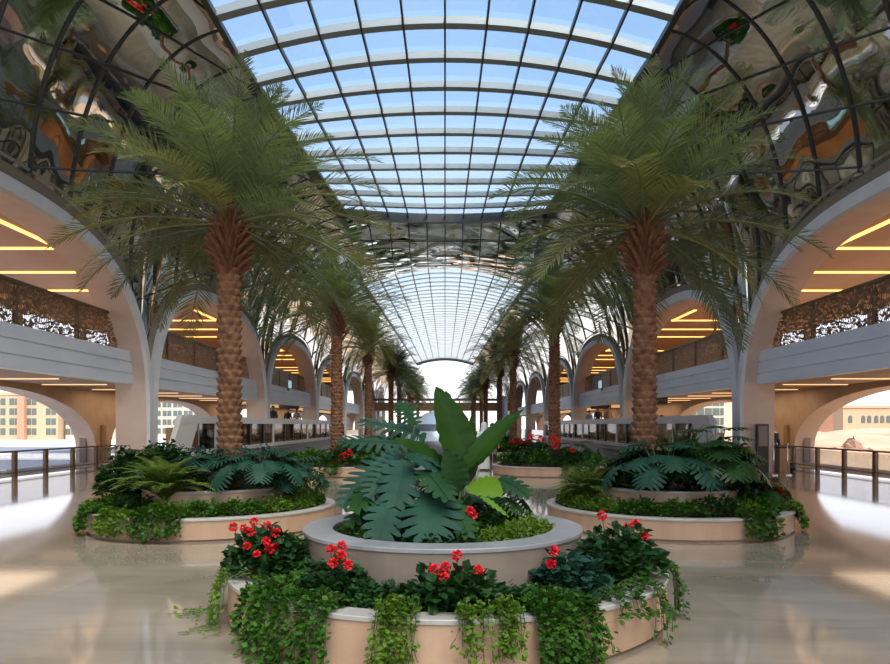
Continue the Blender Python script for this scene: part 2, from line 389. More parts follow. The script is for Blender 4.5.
# ---- mirror vault sides and cross band
def zlow(Y):
    k = int((Y-Y0)//PITCH); yc = Y0+PITCH*(k+.5)
    base = OFFC[min(max(k, 0), NB-1)]
    return float(np.interp(Y, base[0], base[1]))
OFFC = []
for ya, yb in BAYS:
    o2 = offset_curve(arch_curve((ya+yb)/2), .74, ya, yb); o2 = sorted(o2, key=lambda p: (p[0], p[1]))
    ysd = np.linspace(ya, yb, 161); zz = []
    yy = np.array([p[0] for p in o2]); zv = np.array([p[1] for p in o2])
    for y in ysd:
        # lowest outer-band height at this y
        m_ = 0
        for i in range(len(o2)-1):
            if yy[i]-1e-6 <= y <= yy[i+1]+1e-6:
                tt = 0 if yy[i+1] == yy[i] else (y-yy[i])/(yy[i+1]-yy[i]); m_ = max(m_, zv[i]+(zv[i+1]-zv[i])*tt)
        zz.append(m_)
    zz = np.array(zz); zz[:2] = 1.8; zz[-2:] = 1.8
    OFFC.append((ysd, np.maximum(zz-.1, 1.8)))
ceil = structure(empty('ceiling', (0, 20, 12)))
def edge_pt(Y, side):          # actual skylight edge near station Y
    return Vector((side*wsky(Y), Y, ZTOP-SAG))
for side in (-1, 1):
    m = MB(); NZ = 26
    for ya, yb in BAYS:
        ysd = np.linspace(ya, yb, 81); P = []
        for y in ysd:
            zl = zlow(min(y, yb-1e-4)); row = []
            for k in range(NZ+1):
                # sample by angle so the curve near the crown stays smooth
                zt = ZTOP-SAG
                a0_ = PI/2 if zl >= 5 else PI/2
                tmax = math.acos(min(1, max(0, (zl-5)/(zt-5)))) if zl > 5 else PI/2
                if zl > 5: z = 5+(zt-5)*math.cos(tmax*k/NZ)
                else:
                    K = 20
                    z = 5+(zt-5)*math.cos(PI/2*k/K) if k <= K else 5+(zl-5)*(k-K)/(NZ-K)
                w_ = wsky(y); x = w_+(10.12-w_)*math.sqrt(max(0, 1-((z-5)/(zt-5))**2)) if z > 5 else 10.12
                row.append((side*x, y, z))
            P.append(row)
        m.grid(np.array(P))
    m.build('mirror_cladding', M['mirror'], ceil, smooth=True)
    # diagonal mullions across the cladding
    m = MB()
    zt = ZTOP-SAG
    S_T = 12.6      # approx arc length to z=1.8
    tab_t = np.linspace(0, 1, 200)
    def surf(s_, y):           # s_: arc length measured down from the skylight edge
        w_ = wsky(y); A = 10.12-w_; B = zt-5
        th = np.linspace(0, PI/2, 60); xs = w_+A*np.sin(th); zs = 5+B*np.cos(th)
        L_ = np.concatenate([[0], np.cumsum(np.hypot(np.diff(xs), np.diff(zs)))])
        if s_ <= L_[-1]: return float(np.interp(s_, L_, xs)), float(np.interp(s_, L_, zs))
        return 10.12, 5-(s_-L_[-1])
    def run(path):
        prev = None
        for s_, y in path:
            if y < Y0+.1 or y > 85 or s_ < 0 or s_ > 12.3: prev = None; continue
            x, z = surf(s_, y)
            if z < zlow(y)+.05: prev = None; continue
            p = Vector((side*(x-.03), y, z))
            if prev is not None: m.bar(prev, p, .042, .05, Vector((-side*(z > 4) - side*.2, 0, -.6)))
            prev = p
    for k in [q for q in range(-8, 60) if q < 26 or q % 2 == 0]: run([(s_, Y0+k*1.79+.34*s_) for s_ in np.arange(0, 12.4, .45)])
    for k in range(0, 40): run([(k*1.45-.34*(y+8), y) for y in np.arange(-6.9, 54, .6)])
    m.build('diagonal_mullion', M['steel_dark'], ceil)
# cross band of mirror between the skylights
P = []
for t in np.linspace(0, 1, 14):
    row = []
    for u in np.linspace(-1, 1, 33):
        a = sky_pt(u, 37.0, True); b = sky_pt(u, 49.0, False)
        p = a.lerp(b, t); row.append((p.x, p.y, p.z-.12-0.5*math.sin(PI*t)*(1-u*u*.6)))
    P.append(row)
# side slivers where the bowed edge pulls away from the cladding
MB().grid(np.array(P)).build('mirror_cross_band', M['mirror_wavy'], ceil, smooth=True)
for s in (-1, 1):
    rows = [[tuple(sky_pt(s*u, y, True)+Vector((0, 0, -.02))) for y in ys1 if y > 20] for u in (.985, 1.0)]
    rows.append([(s*(wsky(y)+.35), y, ZTOP-SAG-.03) for y in ys1 if y > 20])
    MB().grid(np.array(rows)).build('skylight_margin', M['steel_dark'], ceil)
m = MB()
for k in range(1, 4):
    t = k/4; L_ = [sky_pt(u, 37, True).lerp(sky_pt(u, 49, False), t)-Vector((0, 0, .16+.5*math.sin(PI*t)*(1-u*u*.6))) for u in np.linspace(-1, 1, 17)]
    for a, b in zip(L_, L_[1:]): m.bar(a, b, .05, .04, (0, 0, 1))
for u in np.linspace(-1, 1, 11):
    L_ = [sky_pt(u, 37, True).lerp(sky_pt(u, 49, False), t)-Vector((0, 0, .16+.5*math.sin(PI*t)*(1-u*u*.6))) for t in np.linspace(0, 1, 9)]
    for a, b in zip(L_, L_[1:]): m.bar(a, b, .05, .04, (0, 0, 1))
m.build('cross_band_mullion', M['steel_dark'], ceil)

# ================================================================ railings
for side, nm in ((-1, 'left'), (1, 'right')):
    for bi in range(0, 5):
        ya, yb = BAYS[bi+0]
        if yb < 10: continue
        where = ['', 'nearest', 'second', 'third', 'fourth'][bi]
        r = empty('lattice_railing', (side*10.75, ya+.4, 3.98), 'pierced bronze balcony screen in the %s arch of the %s-hand gallery' % (where, nm), 'railing', None)
        n = 5; L_ = (yb-ya-.8)/n
        for k in range(n):
            y0 = ya+.4+k*L_
            MB().box(side*10.70, side*10.74, y0+.04, y0+L_-.04, 4.0, 5.1).build('lattice_panel', M['lattice'], r)
            MB().box(side*10.67, side*10.78, y0-.04, y0+.04, 3.98, 5.15).build('post', M['bronze'], r)
        MB().box(side*10.66, side*10.79, ya+.4, yb-.4, 5.10, 5.17).build('handrail', M['bronze'], r)
    g = empty('glass_railing', (side*12.8, 11, 0), 'low glass balustrade with brown posts before the big open arch on the %s' % nm, 'railing')
    ys = [27.3-1.62*k for k in range(11)]
    for k, y in enumerate(ys):
        MB().box(side*12.75, side*12.85, y-.07, y+.07, 0, .74).build('post', M['bronze'], g)
        if k < len(ys)-1: MB().box(side*12.79, side*12.81, ys[k+1]+.08, y-.08, .05, .70).build('glass_pane', M['railglass'], g)
    MB().box(side*12.74, side*12.86, ys[-1], ys[0], .74, .79).build('handrail', M['bronze'], g)
    MB().box(side*12.77, side*12.83, ys[-1], ys[0], .12, .15).build('lower_rail', M['bronze'], g)

# ================================================================ buildings outside
M['facade_a'] = mat('cream_facade', (.50, .35, .22), .8); M['facade_b'] = mat('pale_facade', (.58, .47, .37), .8)
M['facade_red'] = mat('terracotta_facade', (.34, .165, .105), .8, noise=(.3, (.40, .21, .135), .3, .7)); M['pane'] = mat('window_pane', (.10, .13, .12), .3)
M['balcony'] = mat('salmon_balcony', (.48, .24, .15), .8)
def building(name, x0, x1, Y, z0, z1, depth, fm, rows, label, cols, arched=False, ww=2.2, wh=2.0, towers=()):
    r = empty(name, ((x0+x1)/2, Y, z0), label, 'building')
    m = MB().box(x0, x1, Y, Y+depth, z0, z1)
    m.build('wall', fm, r)
    MB().box(x0-.3, x1+.3, Y-.3, Y+depth+.3, z1, z1+.7).build('parapet', fm, r)
    for tx0, tx1, tz in towers: MB().box(tx0, tx1, Y-1.6, Y+2, z0, tz).build('projecting_bay', M['balcony'] if fm is M['facade_a'] else fm, r)
    for zr in rows:
        for cx in cols:
            m = MB()
            if arched:
                n = 8; v = [(cx-ww/2, Y-.12, zr), (cx+ww/2, Y-.12, zr)]+[(cx+ww/2*math.cos(PI*k/n), Y-.12, zr+wh-ww/2+ww/2*math.sin(PI*k/n)) for k in range(n+1)]
                m.add(v+[(a, Y+.1, c) for a, b, c in v], [tuple(range(len(v)))]+[(i, (i+1) % len(v), (i+1) % len(v)+len(v), i+len(v)) for i in range(len(v))])
            else:
                m.box(cx-ww/2, cx-.12, Y-.12, Y+.1, zr, zr+wh); m.box(cx+.12, cx+ww/2, Y-.12, Y+.1, zr, zr+wh)
            m.build('window', M['pane'], r)
    return r
YB = 225; k_ = YB/F
def bx(px): return (px-CX)*k_
rows4 = [-1.6, 1.6, 4.8, 8.0]
building('apartment_building', bx(-150), bx(58), YB, -3.2, 11.2, 18, M['facade_a'], rows4, 'cream four-storey apartment block beyond the road, seen through the near left arch', [bx(p) for p in (-100, -72, -44, -20, 0.5, 14.5, 31.5, 51)], towers=((bx(20), bx(27), 10.4), (bx(-60), bx(-52), 10.4)), ww=3.2, wh=2.1)
building('apartment_building', bx(60.5), bx(100), YB+3, -3.2, 11.6, 15, M['facade_b'], rows4, 'paler apartment block adjoining the cream one, at its right end', [bx(p) for p in (66, 79, 90)], ww=3.6, wh=2.0)
building('apartment_building', bx(112), bx(198), YB+30, -3.2, 14, 15, M['facade_b'], rows4+[11.0], 'pale apartment block seen past the nose of the left kiosk through the second arch', [bx(p) for p in (118, 130, 142, 154, 166, 178, 190)], ww=3.2, wh=2.0)
building('apartment_building', bx(694), bx(745), YB+10, -3.2, 13, 15, M['facade_b'], rows4+[11.0], 'white gridded block seen behind the nose of the right kiosk', [bx(p) for p in (700, 708, 716, 724, 732)], ww=2.6, wh=2.4)
building('block_building', bx(800)*.955, bx(842)*.955, YB-10, -2, 7.0, 20, M['facade_red'], [], 'terracotta windowless block beyond the sand on the right', [], towers=((bx(816)*.955, bx(831)*.955, 7.6),))
building('low_building', bx(843)*.867, bx(980)*.867, YB-30, -2, 6.3, 5, M['facade_a'], [2.2], 'sand-coloured low building with arched windows beyond the sand on the right', [bx(p)*.867 for p in (850, 863, 869, 876, 882, 888, 895)], arched=True, ww=1.1, wh=2.0)
# sand mounds, rocks
def mound(cx, cy, rx, ry, h, seed, z0=-3.25):
    n = 30; P = np.zeros((n, n, 3)); rg = np.random.default_rng(seed); ph = rg.uniform(0, 6, 8)
    for i in range(n):
        for j in range(n):
            u = 2*i/(n-1)-1; v = 2*j/(n-1)-1; d = min(1, math.hypot(u, v)); hh = h*(math.cos(PI*d)*.5+.5)*(1+.25*math.sin(5*u+ph[0])*math.cos(4*v+ph[1])+.12*math.sin(11*u+ph[2])+.1*math.sin(13*v+ph[3]))
            P[i, j] = (cx+u*rx, cy+v*ry, z0+hh)
    return MB().grid(P)
for i, a in enumerate(((70, 130, 40, 40, 3.2, 1), (110, 160, 50, 40, 4.2, 2), (95, 100, 30, 22, 1.8, 3))):
    structure(mound(*a).build('ground_mound_%d' % (i+1), M['sand'], smooth=True))
M['rock'] = mat('brown_rock', (.26, .15, .10), .9, noise=(1.2, (.36, .22, .15), .3, .7), bump=(2, .8))
rg = np.random.default_rng(3)
for i, (px, py, s) in enumerate(((834, 454, .65), (852, 449, 1.05), (869, 455, .65), (881, 457, .45))):
    p = at(px, py, 82); m = MB().ball((p.x, p.y, p.z), s, (1, .8, 1.1), 12, 8); v = m.v[0]; v += rg.normal(0, .16*s, v.shape)
    tag(m.build('rock', M['rock'], None, loc=(p.x, p.y, p.z)), ['squat brown boulder at the left of the rubble heap outside', 'tallest jagged brown boulder in the rubble heap outside', 'brown boulder at the foot of the tallest one outside', 'smallest brown boulder at the right of the rubble heap outside'][i], 'rock', 'boulders on the sand outside')
# support hidden heap under rocks
structure(mound(at(856, 455, 83).x, 84, 14, 10, 2.4, 9, -3.25).build('ground_mound_4', M['sand'], smooth=True))

# ================================================================ far end and kiosks
bg = empty('footbridge', (0, 96, 0), 'dark covered footbridge crossing the far end of the hall', 'bridge')
MB().box(-9.6, 9.6, 95, 98, 3.5, 4.6).build('deck', M['bronze'], bg); MB().box(-9.7, 9.7, 94.8, 98.2, 4.9, 5.15).build('roof', M['slate'], bg)
for x in (-9.2, -5.5, -2, 2, 5.5, 9.2):
    MB().box(x-.18, x+.18, 96.2, 96.6, 0, 3.5).build('column', M['stone'], bg); MB().box(x-.06, x+.06, 96.3, 96.5, 4.6, 4.9).build('post', M['slate'], bg)
sg = empty('banner_sign', (5.7, 66, 0), 'tall narrow blue and white sign column at the far end, right of centre', 'sign')
MB().box(5.25, 5.62, 66, 66.2, 2.2, 4.3).build('blue_face', M['blue'], sg); MB().box(5.63, 5.9, 66, 66.2, 2.2, 4.3).build('white_face', M['white'], sg); MB().box(5.5, 5.6, 66.05, 66.15, 0, 2.2).build('pole', M['steel_dark'], sg)

def kiosk(side, nm):
    r = empty('glass_kiosk', (side*8.5, 20, 0), 'long low white kiosk with a raked nose and ribbon windows, %s side' % nm, 'kiosk', 'kiosks along the arcades')
    X = 7.95; s = side
    y_tip, y_top, y_end = 19.8, 21.4, 56.0
    # plan: inner face X, outer face slants to 9.5
    def prism(name, m_, z0, z1, yn0, yn1, xo=0.0, ye=y_end):
        v = []
        for z, yn in ((z0, yn0), (z1, yn1)):
            v += [(s*(X+xo), yn, z), (s*(X+.35+xo), yn+.2, z), (s*9.5, yn+5.2, z), (s*9.5, ye, z), (s*(X+xo), ye, z)]
        return MB().add(v, [(0,1,2,3,4), (9,8,7,6,5), (0,5,6,1), (1,6,7,2), (2,7,8,3), (3,8,9,4), (4,9,5,0)]).build(name, m_, r)
    prism('plinth', M['slate'], 0, .58, 20.2, 20.6, .12)
    prism('sill_band', M['white'], .58, .74, 21.6, 21.7, 0)
    prism('roof', M['white'], 1.60, 1.86, 21.0, 21.5, -.03)
    # raked nose panel
    v = []
    for x in (X-.02, X+.14):
        v += [(s*x, 19.75, .05), (s*x, 21.2, .05), (s*x, 22.6, 1.7), (s*x, 21.15, 1.86)]
    MB().add(v, [(0,1,2,3), (7,6,5,4), (0,4,5,1), (1,5,6,2), (2,6,7,3), (3,7,4,0)]).build('nose_panel', M['white'], r)
    k = 0; y = 22.7
    while y < y_end-1:
        wdt = [1.5, 2.2, 1.8, 2.0][k % 4]
        MB().box(s*(X+.02), s*(X+.05), y, min(y+wdt, y_end), .74, 1.6).build('window_pane', M['winglass'], r)
        MB().box(s*(X-.01), s*(X+.10), y+wdt, y+wdt+(.28 if k % 4 == 0 else .1), .74, 1.6).build('mullion', M['white'] if k % 4 == 0 else M['steel_dark'], r)
        y += wdt+(.28 if k % 4 == 0 else .1); k += 1
    MB().box(s*9.40, s*9.46, 26, y_end, .74, 1.6).build('rear_wall', M['jamb'], r)
    m = MB()
    rg = np.random.default_rng(5+side)
    for y in np.arange(23.5, 54, 1.1): h = rg.uniform(.3, .75); m.box(s*9.0, s*9.38, y, y+rg.uniform(.3, .9), .74, .74+h)
    m.build('shelving', M['wood'], r)
    ln = empty_lamp = bpy.data.lights.new('kiosk_lamp', 'AREA'); ln.shape = 'RECTANGLE'; ln.size = .5; ln.size_y = 26; ln.energy = 90; ln.color = (1, .8, .6)
    lo_ = bpy.data.objects.new('kiosk_lamp', ln); COL.objects.link(lo_); lo_.location = (s*8.6, 40, 1.58)
    return r
kiosk(-1, 'left'); kiosk(1, 'right')
# dark trolleys / counters in front of kiosks
for side, nm in ((-1, 'left'), (1, 'right')):
    c = empty('service_counter', (side*7.3, 27, 0), 'low slate counter with curved top standing along the %s kiosk' % nm, 'counter')
    MB().box(side*7.1, side*7.8, 24.0, 31.5, 0, .5).build('body', M['slate'], c, bevel=.06)
    MB().box(side*7.02, side*7.85, 23.8, 31.8, .5, .56).build('top', M['steel_dark'], c, bevel=.02)
    # hanging signs
    for (px, py, Y, wpx, where) in ((289, 406, 49.7, 20, 'far'), (231, 400, 35, 17, 'near')):
        X = side*(445-px)*Y/F; z = CH+(HOR-py)*Y/F
        h = empty('hanging_sign', (X, Y, 2.95), 'black direction sign hung under the %s gallery, the %s one of the two' % (nm, 'farther' if where == 'far' else 'nearer'), 'sign')
        ww = wpx*Y/F/2
        MB().box(X-ww, X+ww, Y-.06, Y+.06, z-.22, z+.22).build('board', M['black'], h, bevel=.02)
        for dx in (-ww*.7, ww*.7): MB().tube([(X+dx, Y, z+.22), (X+dx, Y, 2.95)], .02, 6).build('hanger', M['steel_dark'], h)
        m = MB()
        for q in range(5): m.box(X-ww*.8+q*ww*.33, X-ww*.8+q*ww*.33+ww*.2, Y-.075, Y-.06, z-.03, z+.04)
        m.build('pale_markings', M['greyboard'], h)
for side, nm in ((-1, 'left'), (1, 'right')):
    v = empty('wall_screen', (side*10.2, 46, 4.2), 'small pale blue screen on the front of the %s gallery, beyond the hanging sign' % nm, 'screen')
    MB().box(side*10.22, side*10.30, 45.6, 46.6, 3.95, 4.5).build('frame', M['steel_grey'], v); MB().box(side*10.20, side*10.23, 45.65, 46.55, 4.0, 4.45).build('display', M['screen_blue'], v)
    MB().box(side*10.28, side*10.36, 46.0, 46.2, 3.8, 3.97).build('bracket', M['steel_dark'], v)
# raised walkway behind kiosks for the people seen above the roofs
for side, nm in ((-1, 'left'), (1, 'right')):
    structure(MB().box(side*10.2, side*13.6, 41, 92, 0, 1.0).build('floor_raised_'+nm, M['floor']))

# information panels, bin, posts at the right pier; panels on outer piers
def panel(px0, px1, py0, Y, label, m_, name='display_panel', z0=0.):
    a = at(px0, py0, Y); b = at(px1, py0, Y); r = empty(name, ((a.x+b.x)/2, Y, z0), label, 'panel')
    MB().box(a.x, b.x, Y, Y+.12, z0, a.z).build('frame', M['black'], r, bevel=.01); MB().box(a.x+.05, b.x-.05, Y-.01, Y+.02, .85, a.z-.06).build('screen', m_, r)
    return r
panel(757, 769, 424, 23.1, 'tall black display stand with grey screen in front of the near right pier', M['greyboard'])
for side, nm in ((-1, 'left'), (1, 'right')):
    for (X, y0, y1, w_) in ((13.96, 29.0, 29.35, 'inner face'),):
        o = MB().box(side*13.90, side*13.99, 28.45, 28.75, .1, 1.55).build('wall_panel', M['wood'], None, loc=(side*13.95, 28.6, .1))
        tag(o, 'narrow dark brown panel on the inner face of the %s outer pier' % nm, 'panel')
    o = MB().box(side*14.35, side*14.6, 27.95, 28.04, 0.05, 1.5).build('wall_panel', M['greyboard'], None, loc=(side*14.47, 28.0, .05))
    tag(o, 'slim grey upright panel on the jamb of the big %s outer arch' % nm, 'panel')
p = at(782, 474, 23.3)
b = empty('wooden_bin', (p.x, 23.3, 0), 'boxy wooden bin beside the black display stand, right pier', 'bin')
MB().box(p.x-.17, p.x+.17, 23.1, 23.5, 0, .78).build('body', M['wood'], b, bevel=.01); MB().box(p.x-.19, p.x+.19, 23.08, 23.52, .78, .84).build('lid', M['black'], b, bevel=.01)
p = at(791, 474, 23.3)
hb = empty('black_bag', (p.x+.05, 23.4, 0), 'small black bag on the floor right of the wooden bin', 'bag')
MB().ball((p.x+.05, 23.4, .14), .17, (1, .7, .85), 12, 8).build('body', M['black'], hb, smooth=True); MB().tube([(p.x-.04, 23.4, .25), (p.x, 23.4, .36), (p.x+.1, 23.4, .36), (p.x+.14, 23.4, .25)], .012, 6).build('handle', M['black'], hb)
for i, px in enumerate((773.5, 787.5)):
    p = at(px, 480, 21.6); r = empty('barrier_post', (p.x, 21.6, 0), ['thin chrome barrier post in front of the display stand, the left of the two', 'thin chrome barrier post in front of the wooden bin, the right of the two'][i], 'post', 'chrome posts by the right pier')
    MB().tube([(p.x, 21.6, .02), (p.x, 21.6, .95)], .022, 8).build('pole', M['chrome'], r, smooth=True); MB().tube([(p.x, 21.6, 0), (p.x, 21.6, .03)], .12, 16).build('base', M['chrome'], r)
    MB().ball((p.x, 21.6, .96), .035).build('finial', M['chrome'], r, smooth=True)

# silver pod in the middle distance
pd = empty('information_pod', (-.55, 26, 0), 'rounded silver-blue pod with dark window bands behind the centre planter', 'pod')
prof = [(1.30, 0), (1.38, .4), (1.35, .9), (1.18, 1.35), (.85, 1.75), (.45, 2.0), (.0, 2.1)]
def podlathe(r0, dz=0): return MB().lathe([(r+r0, z) for r, z in prof][:-1]+[(0.001, 2.1+dz)], -.25, 26, 40)
podlathe(0).build('shell', M['pod'], pd, smooth=True)
MB().lathe([(1.385, .5), (1.40, .55), (1.385, .95), (1.36, .97)], -.25, 26, 40).build('window_band', M['slate'], pd, smooth=True)
MB().lathe([(1.20, 1.36), (1.05, 1.56), (1.00, 1.58)], -.25, 26, 40, PI*1.1, PI*1.9).build('upper_window', M['slate'], pd, smooth=True)

# ================================================================ people
def person(name_loc, h, cloth, label, robe=False, legs=None, face=PI, cloth2=None, hairm=None):
    x, y, z = name_loc
    r = empty('person', (x, y, z), label, 'person')
    s = h/1.75
    def P(a, b, c):
        ca, sa = math.cos(face), math.sin(face); return (x+(a*ca-b*sa)*s, y+(a*sa+b*ca)*s, z+c*s)
    verts = []; edges = []; rad = []
    def V(p, rr): verts.append(P(*p)); rad.append(rr*s); return len(verts)-1
    pel = V((0, 0, .95), .14); ab = V((0, 0, 1.12), .125); ch = V((0, 0, 1.32), .15); nk = V((0, 0, 1.46), .06); hd0 = V((0, .01, 1.55), .075); hd = V((0, .02, 1.64), .095); hd2 = V((0, .0, 1.71), .07)
    edges += [(pel, ab), (ab, ch), (ch, nk), (nk, hd0), (hd0, hd), (hd, hd2)]
    for sg_ in (-1, 1):
        hp = V((sg_*.09, 0, .88), .10); kn = V((sg_*.10, .03*sg_, .48), .065); an = V((sg_*.10, -.05*sg_, .08), .042); ft = V((sg_*.11, .10-.05*sg_, .04), .035)
        sh = V((sg_*.19, 0, 1.40), .06); el = V((sg_*.25, -.02, 1.10), .042); wr = V((sg_*.24, .08, .86), .03); ha = V((sg_*.235, .11, .76), .035)
        edges += [(pel, hp), (hp, kn), (kn, an), (an, ft), (ch, sh), (sh, el), (el, wr), (wr, ha)]
    me = bpy.data.meshes.new('body'); org = np.array((x, y, z)); me.from_pydata([tuple(np.array(v)-org) for v in verts], edges, [])
    o = bpy.data.objects.new('body', me); COL.objects.link(o); o.parent = r
    sk = o.modifiers.new('skin', 'SKIN'); sv = me.skin_vertices[0].data
    for i, rr in enumerate(rad): sv[i].radius = (rr, rr*.85 if i in (0, 1, 2) else rr)
    sv[0].use_root = True
    sb = o.modifiers.new('sub', 'SUBSURF'); sb.levels = 1; sb.render_levels = 2
    me.materials.append(M['skin'])
    # clothing: tapered garment shells around the body
    def shell(name, prof, m_):
        mm = MB(); vv = []; ff = []; n = 20
        for (rx, ry, zz) in prof:
            for k in range(n): t = 2*PI*k/n; vv.append(P(rx*math.cos(t), ry*math.sin(t), zz))
        for i in range(len(prof)-1):
            for k in range(n): ff.append((i*n+k, i*n+(k+1) % n, (i+1)*n+(k+1) % n, (i+1)*n+k))
        mm.add(vv, ff).build(name, m_, r, smooth=True)
    if robe: shell('robe', [(.24, .20, .06), (.22, .18, .5), (.19, .15, .95), (.20, .14, 1.25), (.21, .13, 1.38), (.10, .09, 1.46), (.07, .07, 1.49)], cloth)
    else:
        shell('shirt', [(.19, .14, .86), (.17, .13, 1.08), (.20, .14, 1.3), (.21, .12, 1.39), (.10, .09, 1.46), (.065, .065, 1.49)], cloth)
        for sg_ in (-1, 1):
            mm = MB(); mm.tube([P(sg_*.09, 0, .95), P(sg_*.10, .03*sg_, .48), P(sg_*.10, -.05*sg_, .09)], [.125*s, .09*s, .07*s], 12); mm.build('trouser_leg', cloth2 or M['slate'], r, smooth=True)
    for sg_ in (-1, 1):
        mm = MB(); mm.tube([P(sg_*.17, 0, 1.42), P(sg_*.25, -.02, 1.10), P(sg_*.24, .07, .90)], [.075*s, .06*s, .045*s], 10); mm.build('sleeve', cloth, r, smooth=True)
    mm = MB(); c = P(0, -.015, 1.68); mm.ball(c, .105*s, (1, 1, 1.02), 14, 9); v = mm.v[0]
    if hairm is None: mm.build('hair', M['hair'], r, smooth=True)
    else:
        shell('head_scarf', [(.17, .13, 1.36), (.13, .12, 1.50), (.115, .12, 1.62), (.105, .115, 1.72), (.05, .06, 1.79)], hairm)
    return r
M['robe_white'] = mat('white_cloth', (.70, .69, .70), .8); M['cl_blue'] = mat('pale_blue_cloth', (.25, .36, .52), .8); M['cl_dark'] = mat('dark_cloth', (.03, .03, .045), .8); M['cl_pink'] = mat('rose_cloth', (.45, .20, .20), .8); M['cl_tan'] = mat('tan_cloth', (.40, .26, .16), .8)
person((at(484, 0, 24).x, 24, 0), 1.62, M['robe_white'], 'person in a long white robe standing right of the silver pod', True, hairm=M['robe_white'])
person((at(493, 0, 25).x, 25.3, 0), 1.6, M['cl_pink'], 'person in a rose top beside the person in the white robe')
person((at(598, 0, 46).x, 46, 1.0), 1.7, M['cl_dark'], 'person in dark clothes on the raised walkway, right arcade, left of the tan-clad one')
person((at(610, 0, 46).x, 46.5, 1.0), 1.78, M['cl_tan'], 'person in tan on the raised walkway, right arcade, near the hanging sign')
person((at(591, 0, 48).x, 48.5, 1.0), 1.55, M['cl_blue'], 'person in pale blue on the raised walkway behind the right kiosk, leftmost there')
person((at(668, 0, 33).x, 34.0, 0), 2.0, M['cl_blue'], 'person in pale blue seen above the right kiosk roof beside the near palm trunk')
person((at(288, 0, 47).x, 47, 1.0), 1.66, M['cl_dark'], 'person in dark clothes on the raised walkway, left arcade, under the hanging sign')
person((at(298, 0, 47).x, 46.6, 1.0), 1.62, M['cl_tan'], 'person in tan on the raised walkway, left arcade, right of the dark-clad one')
person((at(273, 0, 44).x, 44, 1.0), 1.74, M['cl_dark'], 'person in dark clothes on the raised walkway, left arcade, close to the pier')
person((at(775, 0, 24).x, 24.2, 0), 1.55, M['cl_dark'], 'person in dark clothes half hidden behind the wooden bin at the right pier')

# ================================================================ PALMS
def frond_mesh(elev, L=2.7, seed=0, droop=1.0, nl=60, dry=False):
    rg = np.random.default_rng(seed); N = 16; pts = []; ang = math.radians(elev); p = np.array([0., 0., 0.])
    tot = math.radians(66)*droop
    for i in range(N+1):
        pts.append(p.copy()); t = i/N; a = ang-tot*(t**1.5)
        a = max(a, math.radians(-82)); p = p+np.array([math.cos(a), 0, math.sin(a)])*L/N
    pts = np.array(pts); side_b = rg.uniform(-.12, .12)
    pts[:, 1] += side_b*np.linspace(0, 1, N+1)**2*L*.5
    m = MB(); m.tube([tuple(q) for q in pts], list(np.linspace(.022, .004, N+1)), 5)
    nr = m.n; nf = len(m.f)
    for k in range(nl):
        t = .14+.86*(k/(nl-1)); i = min(N-1, int(t*N)); fr = t*N-i; c = pts[i]*(1-fr)+pts[i+1]*fr
        d = pts[i+1]-pts[i]; d /= np.linalg.norm(d); up = np.cross(np.array([0, 1, 0]), d)*-1
        up = up if up[2] > 0 or abs(d[2]) > .9 else -up
        sl = np.cross(d, up)
        ll = L*.205*(math.sin(PI*min(1, (t*.86+.16)))**.6+.12)*(1 if t < .97 else .8)*rg.uniform(.85, 1.1)
        fwd = math.radians(40+20*(1-t)+rg.uniform(-7, 7))
        for sgn in (-1, 1):
            upa = rg.uniform(.10, .42)
            dv = d*math.cos(fwd)+sl*sgn*math.sin(fwd)*math.cos(upa)+up*math.sin(fwd)*math.sin(upa); dv /= np.linalg.norm(dv)
            wd = np.cross(dv, up); wd /= np.linalg.norm(wd)+1e-9
            w0 = .0078+.002*rg.random()
            mid = c+dv*ll*.55; tip = c+dv*ll+np.array([0, 0, -1])*ll*rg.uniform(.02, .16)
            m.add([c-wd*w0*.5, c+wd*w0*.5, mid+wd*w0, mid-wd*w0, tip], [(0, 1, 2, 3), (3, 2, 4)])
    me = m.mesh('frond', M['frond_dry'] if dry else M['frond'], np.zeros(3), False)
    return me
ELEV = [86, 78, 70, 61, 52, 43, 34, 24, 14, 3, -9, -24]
FR = {}
for i, e in enumerate(ELEV):
    for v in range(2): FR[(i, v)] = frond_mesh(e, 2.2 if e > 45 else 2.42, 10*i+v, (.95 if e > 20 else .8) if e < 60 else .6+.3*v, dry=(v == 1 and e < 30))
def trunk_mesh(H, r0, r1):
    RW = .115; nt_, nz = 84, int(H/RW*8); V = np.zeros((nz+1, nt_, 3)); ns = 8
    for i in range(nz+1):
        z = H*i/nz; row = z/RW; v = row % 1; ri = int(row)
        base = r0+(r1-r0)*(z/H); base += .05*math.exp(-z/.25)
        th = np.arange(nt_)*2*PI/nt_; u = (th*ns/(2*PI)+.5*(ri % 2)) % 1
        d = .06*(v**.8 if v < .75 else (1-v)*3.2)*np.clip(1-np.abs(2*u-1)**1.6*(.4+v), 0, 1)+.012*np.sin(ri*3.1+np.floor(th*ns/(2*PI)+.5*(ri % 2))*2.3)*v
        rr = base+d; V[i, :, 0] = rr*np.cos(th); V[i, :, 1] = rr*np.sin(th); V[i, :, 2] = z
    m = MB(); f = [(i*nt_+k, i*nt_+(k+1) % nt_, (i+1)*nt_+(k+1) % nt_, (i+1)*nt_+k) for i in range(nz) for k in range(nt_)]
    m.add(V.reshape(-1, 3), f); return m
